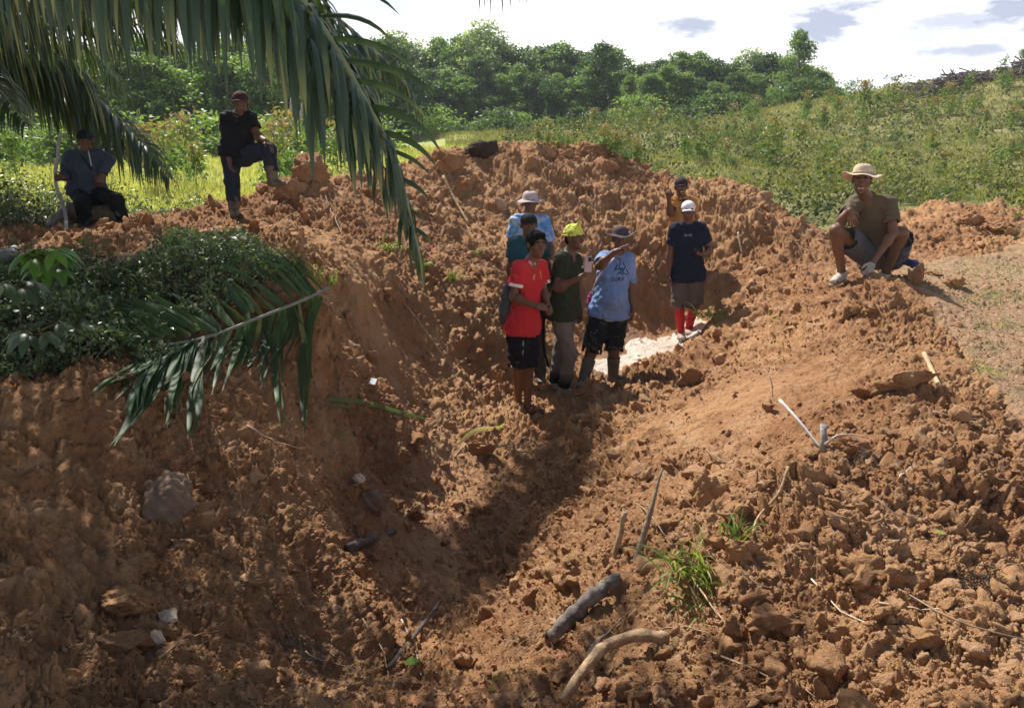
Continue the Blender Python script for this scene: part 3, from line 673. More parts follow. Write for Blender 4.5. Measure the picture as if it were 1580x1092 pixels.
# ---- herbs and grass on the hillside, the meadow on the left
def cover_hill():
    n_ = 250000; a = RNG.uniform(-.62, .72, n_); r = 11.5 + (75 - 11.5) * RNG.random(n_) ** 1.35; x, y = r * np.sin(a), r * np.cos(a)
    k = (dirt_at(x, y) < .2) & ((a > -.08) | (r > 46)) ; x, y, r = x[k], y[k], r[k]
    w = .6 * (fbm(x * .32, y * .32, 4, 201)) + .5 * fbm(x * 1.1, y * 1.1, 3, 203); zone_ = fbm(x * .11 + 3, y * .16, 3, 209); bushy = smooth01(w + zone_ * .9, .0, .45) * smooth01(76 - r, 0, 20) * smooth01(x * 1.0, -3, 5)
    h = bushy * (.10 + (.55 + .75 * np.clip(clodn(x * .7, y * .7, 219) * 1.6, 0, 1)) * RNG.random(len(x)) ** .7) * (1 + .4 * smooth01(r, 15, 40)) * np.clip(1 - (r > 44) * .5, .5, 1)
    z = gz(x, y) + h + .01; n2 = len(x); sz = (.045 + .0022 * r) * RNG.uniform(.6, 1.4, n2)
    gr = bushy < .25; ax = rnd_dir(n2); ax[gr, 2] = np.abs(ax[gr, 2]) + 1.2; ax = unit(ax); W_ = np.where(gr, sz * .22, sz * .6); L_ = np.where(gr, sz * 1.5, sz)
    big = fbm(x * .12, y * .12, 3, 207)
    tint = np.where(gr, .8 + .2 * RNG.random(n2), .0 + .5 * RNG.random(n2) ** 2 + .25 * (h > .45)) ; red = np.where(gr, (RNG.random(n2) < .38) * .8 * smooth01(big, -.5, .4), (RNG.random(n2) < .06) * .7)
    lush = smooth01(18 - y, -3, 3) * smooth01(x, 5, 7); tint = np.clip(tint + lush * .3, 0, 1); red = red * (1 - lush)
    V, F = leaf_quads(np.stack([x, y, z], 1), ax, rnd_dir(n2, .8), L_, W_); mb = MB(); mb.add(V, F, tint=np.repeat(tint, 4), red=np.repeat(red, 4))
    return tag(mb.build('hillside_herbs', ML_HILL), 'dense herbs, ferns and dry grass covering the rising hillside', 'ground cover', None, 'stuff')
cover_hill()
def cover_field():
    n_ = 90000; a = RNG.uniform(-.75, -.02, n_); r = 9.5 + (46 - 9.5) * RNG.random(n_) ** 1.5; x, y = r * np.sin(a), r * np.cos(a)
    k = (dirt_at(x, y) < .3) & (y < 35) & (y > 10.8 + .5 * fbm(x, y, 2, 5)); x, y, r = x[k], y[k], r[k]; n2 = len(x); w = fbm(x * .6, y * .6, 3, 221)
    ax = rnd_dir(n2) * .5; ax[:, 2] = 1; L_ = (.06 + .004 * r) * RNG.uniform(.5, 1.5, n2) * (1 + .6 * smooth01(w, 0, .6))
    V, F = leaf_quads(np.stack([x, y, gz(x, y) - .01], 1), ax, rnd_dir(n2), L_, .006 + .0009 * r); mb = MB(); mb.add(V, F, tint=np.repeat(RNG.random(n2), 4))
    return tag(mb.build('meadow_grass', ML_FIELD), 'bright yellow green grass on the open field behind the standing man', 'grass', None, 'stuff')
cover_field()

# ---- dark small-leaved shrubs on the left bank
def shrub_mass(n_, poly, hfun, leaf, seed, y0=0, dens=None):
    r = np.random.default_rng(seed); P_ = np.array(poly); x = r.uniform(P_[:, 0].min(), P_[:, 0].max(), n_); y = r.uniform(P_[:, 1].min(), P_[:, 1].max(), n_)
    gp = fbm(x * 2.4, y * 2.4, 3, seed + 40); k = (poly_sd(x, y, poly) + .16 * fbm(x * 3, y * 3, 3, seed) < 0) & ((gp > -.22) | (r.random(n_) < .12)); x, y = x[k], y[k]
    w = fbm(x * 1.6, y * 1.6, 4, seed + 3); w2 = clodn(x * 2.2, y * 2.2, seed + 8); w3 = clodn(x * .9 + 3, y * .9, seed + 12); h = hfun(x, y) * np.clip(.15 + w2 * 1.0 + w3 * 1.1 + .5 * w, .08, 2.2)
    fr = r.random(len(x)) ** .55; z = gz(x, y) + h * fr; n2 = len(x)
    sz = leaf * r.uniform(.5, 1.5, n2); V, F = leaf_quads(np.stack([x, y, z], 1), unit(r.normal(size=(n2, 3)) + [0, -.2, .1]), unit(r.normal(size=(n2, 3)) * .8 + [0, 0, 1]), sz, sz * r.uniform(.35, .6, n2))
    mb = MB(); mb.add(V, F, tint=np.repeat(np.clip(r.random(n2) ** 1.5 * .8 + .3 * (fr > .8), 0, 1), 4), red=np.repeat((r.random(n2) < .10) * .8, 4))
    m_ = 900; i = r.integers(0, n2, m_)
    for j in i[:450]:
        b = np.array([x[j], y[j], float(gz(x[j], y[j]))]); t_ = b + [r.normal(0, .12), r.normal(0, .12), h[j]]
        mb.add(*tube([b, (b + t_) / 2 + r.normal(0, .02, 3), t_], [.004, .003, .0015], 3, False), tint=0, red=.5)
    return mb
BANKP = [xy(-80, 585, 3.6), xy(150, 575, 4.0), xy(330, 520, 4.7), xy(470, 470, 5.3), xy(492, 432, 6.2), xy(465, 418, 6.4), xy(330, 408, 6.3), xy(150, 415, 6.1), xy(-150, 430, 6.0), (-5, 4)]
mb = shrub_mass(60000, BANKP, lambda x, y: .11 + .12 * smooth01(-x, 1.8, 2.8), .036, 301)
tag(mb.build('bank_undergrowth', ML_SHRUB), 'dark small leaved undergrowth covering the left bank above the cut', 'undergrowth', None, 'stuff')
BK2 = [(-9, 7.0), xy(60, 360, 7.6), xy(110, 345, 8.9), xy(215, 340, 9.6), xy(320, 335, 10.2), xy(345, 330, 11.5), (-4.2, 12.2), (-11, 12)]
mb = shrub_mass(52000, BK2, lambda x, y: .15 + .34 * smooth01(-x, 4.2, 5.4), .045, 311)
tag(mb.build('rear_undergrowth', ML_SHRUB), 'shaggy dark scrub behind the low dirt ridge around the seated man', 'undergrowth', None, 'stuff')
print('cover', time.time() - T0)

# ---------------------------------------------------------------- oil palms
M_RACH = mat_simple('palm_stalk', (.17, .19, .08), .5, .4, .3, 10)
M_DRYR = mat_simple('dry_palm_stalk', (.30, .27, .22), .6, .3, .3, 10)
def ribbon(path, width, side, fold=.25):
    """leaf blade along path; width per point; side vectors per point"""
    path = np.asarray(path); m_ = len(path); t = unit(np.gradient(path, axis=0)); s = unit(side - (side * t).sum(1, keepdims=True) * t); nn = np.cross(t, s)
    w = np.asarray(width)[:, None] / 2
    V = np.stack([path - s * w + nn * w * fold, path, path + s * w + nn * w * fold], 1).reshape(-1, 3)
    F = []
    for i in range(m_ - 1):
        a = i * 3; F += [(a, a + 1, a + 4, a + 3), (a + 1, a + 2, a + 5, a + 4)]
    return V, np.array(F)
def frond(name, parent, cps, n_side, length, width, droop=1.6, seed=0, start=.18, mat=ML_PALM, rr=.022, off=(0, 0, 0), yellow=.06, lift=.25, up=(0, 0, 1), fwd=.55, rmat=None, tipfrac=.35, sides=(-1, 1)):
    r = np.random.default_rng(seed); ra = spline(cps, 60); seglen = np.linalg.norm(np.diff(ra, axis=0), axis=1); cum = np.concatenate([[0], np.cumsum(seglen)]) / seglen.sum()
    t_all = unit(np.gradient(ra, axis=0)); mb = MB(); up = np.array(up, float)
    for sgn in sides:
        for q in np.linspace(start, 1, int(n_side * 1.2)):
            q = min(1, q + r.normal(0, .004)); p = np.array([np.interp(q, cum, ra[:, k]) for k in range(3)]); t = unit(np.array([np.interp(q, cum, t_all[:, k]) for k in range(3)])[None])[0]
            s = np.cross(t, up); s /= np.linalg.norm(s) + 1e-9; u_ = np.cross(s, t)
            f = fwd + .35 * max(0, q - .75) / .25; d0 = s * sgn + t * f + u_ * (lift + r.normal(0, .22)); d0 /= np.linalg.norm(d0)
            prof_ = math.sin(math.pi * min(1, (q - start) / (1 - start) * .75 + .22)) ** .7; L = length * max(tipfrac * .8, prof_) * r.uniform(.85, 1.1) * (1 if q < .93 else .75)
            m_ = 8; path = [p]; d = d0.copy(); g = droop * r.uniform(.7, 1.3)
            for i in range(m_): d = d + np.array([0, 0, -1]) * g * (i + .5) / m_ / m_ * 2; d /= np.linalg.norm(d); path.append(path[-1] + d * L / m_)
            path = np.array(path); w = width * .7 * r.uniform(.75, 1.15) * np.array([.45, .85, 1, 1, .95, .85, .65, .4, .04]) * (.5 + .5 * min(1, L / length))
            V, F = ribbon(path, w, np.repeat(np.cross(d0, u_ * .8 + s * sgn * .3 + r.normal(0, .15, 3))[None], m_ + 1, 0), .3)
            mb.add(V, F, tint=np.clip(r.random() * .7 + np.linspace(0, .3, m_ + 1).repeat(3), 0, 1), red=np.clip((np.linspace(-1.6, .9, m_ + 1).repeat(3)) * (r.random() < .25) + (r.random() < yellow * .5) * .8, 0, 1))
    fr = mb.build(name, mat, parent, True, off)
    rb = MB(); rb.add(*tube(ra, np.interp(np.linspace(0, 1, 60), [0, .15, 1], [rr * 1.9, rr, rr * .18]), 7)); rb.build('rachis', rmat or M_RACH, fr, True, off)
    return fr
def palm(loc, crownz, label, seed):
    t = thing('oil_palm', loc, label, 'palm'); H = crownz - loc[2]; r = np.random.default_rng(seed); tb = MB()
    zz = np.linspace(-.2, H, 26); rad = .24 + .05 * np.sin(np.arange(26) * 2.4) + .05 * (zz < .3); tb.add(*tube(np.stack([0 * zz, 0 * zz, zz], 1), rad, 16))
    for i in range(70):   # old leaf bases
        a = i * 2.4; z = H * (i + 1) / 71; d = np.array([math.cos(a), math.sin(a), .8]); b = np.array([math.cos(a) * .2, math.sin(a) * .2, z]); tb.add(*tube([b, b + d * .16], [.07, .035], 5))
    tb.build('trunk', M_BARK, t, True); return t
pa1 = (-6.2, 7.4, float(gz(-6.2, 7.4))); palmA = palm(pa1, 3.9, 'oil palm standing left of the picture whose drooping fronds shade the seated man', 1)
pb1 = (-4.9, 3.7, float(gz(-4.9, 3.7))); palmB = palm(pb1, 3.3, 'nearer oil palm left of the picture whose big frond hangs across the top left', 2)
ca1 = Vector((pa1[0], pa1[1], 3.9)); cb1 = Vector((pb1[0], pb1[1], 3.3))
def pf(par, o, cen, pix, **k): return frond('frond', par, [cen] + [P(*q) for q in pix], off=o, **k)
# near frond: hangs down over the top left, tip before the earth mound
pf(palmB, pb1, cb1, [(-150, -230, 3.3), (150, -170, 3.15), (370, -90, 3.0), (480, 20, 3.0), (560, 150, 3.0), (612, 255, 3.0), (645, 385, 3.0)], n_side=115, length=.76, width=.054, droop=5.0, seed=5, start=.25, lift=.05, tipfrac=.42, fwd=.12)
pf(palmB, pb1, cb1 + Vector((0, .05, .06)), [(-120, -240, 3.8), (130, -190, 3.6), (320, -130, 3.5), (440, -50, 3.4), (520, 60, 3.35), (570, 160, 3.3), (600, 250, 3.3)], n_side=100, length=.74, width=.048, droop=5.0, seed=15, start=.25, lift=.05, tipfrac=.4, fwd=.12)
pf(palmB, pb1, cb1 + Vector((0, .1, .1)), [(-120, -250, 4.2), (80, -190, 4.3), (260, -130, 4.3), (400, -60, 4.3), (510, 20, 4.3), (590, 90, 4.3), (640, 150, 4.3)], n_side=105, length=.95, width=.042, droop=4.2, seed=6, start=.2, yellow=.25, lift=.05, fwd=.2, tipfrac=.4)
pf(palmB, pb1, cb1 + Vector((0, .1, 0)), [(-150, -160, 4.6), (20, -120, 4.8), (160, -90, 4.9), (290, -50, 5.0), (380, 20, 5.0)], n_side=110, length=.95, width=.034, droop=4.5, seed=16, start=.2, yellow=.15, lift=.05, fwd=.2)
pf(palmB, pb1, cb1 + Vector((0, .05, .03)), [(-150, -235, 3.35), (150, -175, 3.2), (370, -95, 3.05), (478, 18, 3.05), (556, 150, 3.05), (606, 255, 3.05), (635, 350, 3.05)], n_side=24, length=.52, width=.042, droop=.9, seed=35, start=.52, lift=.1, tipfrac=.3, fwd=.5, up=(0, -1, .2), sides=(-1,))
pf(palmB, pb1, cb1 + Vector((0, .05, .03)), [(-150, -235, 3.0), (150, -175, 2.95), (340, -100, 2.9), (440, 0, 2.9), (510, 110, 2.9), (560, 200, 2.9), (590, 280, 2.9)], n_side=80, length=.68, width=.042, droop=5.0, seed=36, start=.5, lift=.05, tipfrac=.4, fwd=.1)
# frond over the seated man
pf(palmA, pa1, ca1, [(-120, -30, 8.6), (0, 40, 9.1), (80, 86, 9.5), (150, 150, 9.6), (215, 214, 9.6), (262, 274, 9.5)], n_side=125, length=1.15, width=.058, droop=4.2, seed=7, start=.2, yellow=.12, lift=.1, fwd=.45)
pf(palmA, pa1, ca1 + Vector((0, .1, 0)), [(-130, 0, 8.8), (-20, 60, 9.3), (60, 100, 9.6), (130, 150, 9.8), (190, 215, 9.8)], n_side=110, length=1.1, width=.058, droop=4.5, seed=17, start=.2, lift=.05, fwd=.3)
pf(palmA, pa1, ca1 + Vector((0, .3, 0)), [(-150, 20, 9.0), (-40, 70, 9.4), (50, 115, 9.9), (110, 160, 10.0), (150, 200, 10.0)], n_side=100, length=1.1, width=.058, droop=4.5, seed=8, start=.2, lift=.05, fwd=.3)
pf(palmA, pa1, ca1 + Vector((0, .1, -.1)), [(-160, 40, 7.4), (-80, 80, 7.2), (-10, 130, 7.0), (40, 190, 6.9)], n_side=90, length=.9, width=.044, droop=4.5, seed=18, start=.2, lift=.05, fwd=.3)
pf(palmA, pa1, ca1 + Vector((.1, .2, .1)), [(-120, -120, 8.4), (20, -60, 8.6), (110, -20, 8.8), (160, 40, 8.8), (182, 100, 8.8)], n_side=80, length=.8, width=.04, droop=1.0, seed=9, start=.2, lift=.1, yellow=.2)
pf(palmA, pa1, ca1 + Vector((.1, .1, .2)), [(-100, -160, 7.6), (60, -110, 7.6), (170, -60, 7.7), (240, 10, 7.8), (275, 80, 7.8)], n_side=85, length=.95, width=.04, droop=1.8, seed=10, start=.2, lift=.1, yellow=.2)
pf(palmA, pa1, ca1 + Vector((0, -.1, .2)), [(-120, -110, 5.8), (20, -80, 5.5), (150, -70, 5.3), (260, -40, 5.2), (340, 20, 5.2)], n_side=84, length=.95, width=.042, droop=4.2, seed=12, start=.2, lift=.1, yellow=.1, fwd=.2)
pf(palmA, pa1, ca1 + Vector((0, -.1, .1)), [(-120, -70, 6.2), (0, -40, 6.2), (90, -10, 6.2), (160, 40, 6.2), (200, 90, 6.2)], n_side=84, length=.95, width=.042, droop=3.8, seed=13, start=.2, lift=.1, yellow=.15, fwd=.2)
for k, cps in enumerate([[(-140, -60, 6.6), (-20, -20, 6.8), (90, 20, 7.0), (190, 30, 7.2), (270, 70, 7.3)], [(-140, -140, 7.2), (40, -90, 7.4), (200, -50, 7.5), (330, 0, 7.5), (400, 70, 7.5)], [(-120, -20, 9.0), (0, 5, 9.4), (90, 50, 9.6), (150, 90, 9.8), (200, 150, 9.9)], [(-100, -200, 6.4), (80, -150, 6.4), (220, -110, 6.4), (360, -60, 6.4), (440, 10, 6.4)]]):
    pf(palmA, pa1, ca1 + Vector((0, .05 * k, .1)), cps, n_side=100, length=.95, width=.034, droop=3.6, seed=110 + k, start=.2, lift=.1, yellow=.15, fwd=.25)
# fronds above and beside the picture, which throw the shade over the left foreground
def free_frond(par, o, cen, azd, Ln, rise, fall, seed, n_side=50):
    a = R(azd); d = Vector((math.sin(a), math.cos(a), 0)); pts_ = [cen + d * Ln * s + Vector((0, 0, rise * math.sin(s * 2.2) - fall * s ** 2.2)) for s in (0, .2, .4, .6, .8, 1)]
    return frond('frond', par, pts_, n_side=n_side, length=.9, width=.046, droop=1.5, seed=seed, off=o)
for i, (az, Ln, ri, fa) in enumerate([(75, 4.6, 1.0, .9), (98, 4.9, 1.2, .75), (118, 4.6, 1.1, 1.0), (140, 4.2, 1.1, 1.3), (58, 4.3, 1.3, .6), (165, 3.8, 1, 1.4), (200, 3.6, 1, 1.4), (250, 3.6, 1, 1.4), (300, 3.6, 1, 1.4), (345, 3.4, 1.3, 1.0), (20, 3.4, 1.4, .8)]):
    free_frond(palmB, pb1, cb1 + Vector((0, 0, .1)), az, Ln, ri, fa, 20 + i)
for i, (az, Ln, ri, fa) in enumerate([(125, 4.6, 1.4, .7), (68, 4.8, 1.7, .4), (180, 3.8, 1, 1.4), (230, 3.6, 1, 1.4), (280, 3.6, 1, 1.4), (330, 3.6, 1.2, 1.4), (20, 3.8, 1.4, .9)]):
    free_frond(palmA, pa1, ca1 + Vector((0, 0, .1)), az, Ln, ri, fa, 40 + i)
for k, (dy, dz) in enumerate(((0, 0), (.25, .15), (-.3, .1))):   # long fronds whose shade crosses the trench
    frond('frond', palmA, [ca1 + Vector((0, 0, .1)), Vector((-4.7, 7.5 + dy, 4.6 + dz)), Vector((-3.1, 8.0 + dy, 4.5 + dz)), Vector((-2.1, 9.0 + dy, 4.2 + dz)), Vector((-1.5, 10.3 + dy, 3.9 + dz))], n_side=60, length=.8, width=.07, droop=1.4, seed=70 + k, off=pa1, start=.5)
print('palms', time.time() - T0)
# ---------------------------------------------------------------- implicit surfaces for people and their clothes
def vec(a): return np.array(tuple(a), float)
class SDF:
    def __init__(s, h): s.h = h; s.pr = []
    def cap(s, a, b, ra, rb=None, k=.02, M=None, cut=None, neg=False):
        s.pr.append(('c', vec(a), vec(b), ra, ra if rb is None else rb, k, M, cut, neg)); return s
    def ell(s, c, rad, ax=None, k=.02, neg=False, cut=None):
        """ax: 3x3 rows = axes; rad along each"""
        ax = np.eye(3) if ax is None else np.array(ax, float); s.pr.append(('e', vec(c), ax, np.array(rad, float), None, k, None, cut, neg)); return s
    def build(s, fold=None, clip=None, post=None):
        h = s.h; lo, hi = [], []
        for p in s.pr:
            if p[8]: continue
            if p[0] == 'c':
                m = max(p[3], p[4]) * (1.6 if p[6] is not None else 1) + .03; lo.append(np.minimum(p[1], p[2]) - m); hi.append(np.maximum(p[1], p[2]) + m)
            else: m = p[3].max() + .03; lo.append(p[1] - m); hi.append(p[1] + m)
        lo = np.min(lo, 0); hi = np.max(hi, 0); n_ = np.ceil((hi - lo) / h).astype(int) + 1
        D = np.full(n_, .2, np.float32); ax = [lo[i] + np.arange(n_[i], dtype=np.float32) * h for i in range(3)]
        for p in s.pr:
            k = p[5]; pad = k + .012
            if p[0] == 'c': m = max(p[3], p[4]) * (1.6 if p[6] is not None else 1) + pad; l, u = np.minimum(p[1], p[2]) - m, np.maximum(p[1], p[2]) + m
            else: m = p[3].max() + pad; l, u = p[1] - m, p[1] + m
            i0 = np.clip(((l - lo) / h).astype(int), 0, n_); i1 = np.clip(((u - lo) / h).astype(int) + 2, 0, n_)
            if (i1 <= i0).any(): continue
            sl = tuple(slice(i0[i], i1[i]) for i in range(3))
            X, Y, Z = np.meshgrid(*[ax[i][sl[i]] for i in range(3)], indexing='ij')
            if p[0] == 'c':
                qx, qy, qz = X - p[1][0], Y - p[1][1], Z - p[1][2]; b = p[2] - p[1]; sc = 1
                if p[6] is not None:
                    M = p[6]; qx, qy, qz = (M[i][0] * qx + M[i][1] * qy + M[i][2] * qz for i in range(3)); b = M @ b; sc = 1 / max(np.linalg.norm(M, axis=1).max(), 1)
                L2 = (b * b).sum() + 1e-9; t = np.clip((qx * b[0] + qy * b[1] + qz * b[2]) / L2, 0, 1)
                d = (np.sqrt((qx - t * b[0]) ** 2 + (qy - t * b[1]) ** 2 + (qz - t * b[2]) ** 2) - (p[3] + (p[4] - p[3]) * t)) * sc
            else:
                A = p[2] / p[3][:, None]; qx, qy, qz = X - p[1][0], Y - p[1][1], Z - p[1][2]
                e = [A[i][0] * qx + A[i][1] * qy + A[i][2] * qz for i in range(3)]; r = np.sqrt(e[0] ** 2 + e[1] ** 2 + e[2] ** 2)
                g = np.sqrt(sum((e[i] / p[3][i]) ** 2 for i in range(3))) + 1e-6; d = r * (r - 1) / g
            for c in (p[7] or []): d = np.maximum(d, (X - c[0][0]) * c[1][0] + (Y - c[0][1]) * c[1][1] + (Z - c[0][2]) * c[1][2])
            B = D[sl]
            if p[8]: D[sl] = np.maximum(B, -d) if k < .004 else -smin(-B, d, k)
            else: D[sl] = smin(B, d, k)
        for c in (clip or []):
            X, Y, Z = np.meshgrid(*ax, indexing='ij'); D = np.maximum(D, (X - c[0][0]) * c[1][0] + (Y - c[0][1]) * c[1][1] + (Z - c[0][2]) * c[1][2])
        if fold:
            amp, fr, seed = fold; I = np.nonzero(np.abs(D) < .035); x, y, z = (ax[i][I[i]] for i in range(3)); r = np.random.default_rng(seed); ph = r.uniform(0, 6.28, 8)
            w = np.sin(x * fr * .7 + z * fr * .5 + ph[0]) * 1.2 + np.sin(y * fr * .9 - z * fr * .3 + ph[1])
            f = np.sin(z * fr * 1.1 + x * fr * .6 + w * 1.5 + ph[2]) * .5 + np.sin(x * fr * 1.5 - z * fr * .7 + w * 2 + ph[3]) * .35 + np.sin(x * fr * .5 + y * fr * 2 + z * fr * 2.1 + w + ph[4]) * .3
            D[I] += amp * f
        return surface_nets(D, lo, h)
def smin(a, b, k):
    if k <= 0: return np.minimum(a, b)
    h = np.maximum(k - np.abs(a - b), 0) / k; return np.minimum(a, b) - h * h * k * .25
def surface_nets(D, lo, h):
    S = D < 0; nx, ny, nz = D.shape
    c = S[:-1, :-1, :-1].astype(np.uint8)
    tot = np.zeros_like(c)
    for dx in (0, 1):
        for dy in (0, 1):
            for dz in (0, 1): tot += S[dx:nx - 1 + dx, dy:ny - 1 + dy, dz:nz - 1 + dz]
    act = (tot > 0) & (tot < 8); I = np.argwhere(act); vid = np.full(act.shape, -1, np.int64); vid[act] = np.arange(len(I))
    acc = np.zeros((len(I), 3)); cnt = np.zeros(len(I)); co = [(a, b, c_) for a in (0, 1) for b in (0, 1) for c_ in (0, 1)]
    for i, a in enumerate(co):
        for b in co[i + 1:]:
            if sum(abs(p - q) for p, q in zip(a, b)) != 1: continue
            da = D[I[:, 0] + a[0], I[:, 1] + a[1], I[:, 2] + a[2]]; db = D[I[:, 0] + b[0], I[:, 1] + b[1], I[:, 2] + b[2]]
            m = (da < 0) != (db < 0); t = np.where(m, da / np.where(m, da - db, 1), 0)
            for k in range(3): acc[:, k] += np.where(m, a[k] + t * (b[k] - a[k]), 0)
            cnt += m
    V = (I + acc / cnt[:, None]) * h + lo; F = []
    for axis in range(3):
        o1, o2 = [(1, 2), (2, 0), (0, 1)][axis]
        sl0 = [slice(1, None)] * 3; sl0[axis] = slice(0, -1); a = S[tuple(sl0)]; sl1 = [slice(1, None)] * 3; b = S[tuple(sl1)]
        sl1 = list(sl0); sl1[axis] = slice(1, None); b = S[tuple(sl1)]
        E = np.argwhere(a != b); 
        E[:, o1] += 1; E[:, o2] += 1
        ok = (E[:, o1] < D.shape[o1] - 1) & (E[:, o2] < D.shape[o2] - 1); E = E[ok]
        flip = S[E[:, 0], E[:, 1], E[:, 2]]
        def g(d1, d2):
            q = E.copy(); q[:, o1] -= d1; q[:, o2] -= d2; return vid[q[:, 0], q[:, 1], q[:, 2]]
        q = np.stack([g(1, 1), g(0, 1), g(0, 0), g(1, 0)], 1); q[~flip] = q[~flip][:, ::-1]; F.append(q)
    return V, np.concatenate(F)
def nrm(a): a = vec(a); return a / (np.linalg.norm(a) + 1e-9)
def lerp(a, b, t): return vec(a) * (1 - t) + vec(b) * t
def stretch(lat, up, front, fl=1.0, ff=1.0, fu=1.0):
    """scaling matrix: a unit section becomes fl wide, ff deep"""
    return np.outer(lat, lat) / fl + np.outer(front, front) / ff + np.outer(up, up) / fu

SKIN = {}
def skin(c):
    if c not in SKIN:
        m = NT('skin'); p = m.obj(); f = m.noise(9, 4, .6, p); m.base(m.mix(m.rng(f, .35, .65, 0, 1), tuple(x * .8 for x in c), c), .55, .4); m.b.inputs['Subsurface Weight'].default_value = .06; m.b.inputs['Subsurface Radius'].default_value = (.02, .008, .004); SKIN[c] = m.m
    return SKIN[c]
def cloth(name, c, rough=.85, var=.12, bump=.002, dirt=.2):
    m = NT(name); p = m.obj(); f = m.noise(7, 4, .6, p); d = m.noise(3.2, 5, .7, p)
    k = m.mix(m.rng(f, .3, .7), tuple(x * (1 - var) for x in c), tuple(min(1, x * (1 + var)) for x in c))
    dirt = dirt * min(1, sum(c) * 2.2 + .08); k = m.mix(m.rng(d, .52, .72, 0, dirt), k, (.24, .13, .075)); m.base(k, rough, .2); m.bump(m.math('ADD', m.noise(22, 4, .6, p), m.math('MULTIPLY', m.noise(9, 2, .5, p, 2.5), 1.5)), bump * 2.2); return m.m
M_EYE = mat_simple('eye_white', (.28, .25, .23), .3, .5, .05); M_IRIS = mat_simple('dark_iris', (.012, .008, .006), .2, .5, 0); M_HAIR = mat_simple('black_hair', (.006, .005, .005), .85, .1, .3, 60, .004, 120)
M_LIP = mat_simple('lips', (.14, .055, .04), .5, .4, .1); M_TEETH = mat_simple('teeth', (.6, .56, .5), .3, .5, .02); M_BROW = M_HAIR
M_RUB = mat_simple('rubber', (.03, .035, .035), .45, .5, .3, 12)

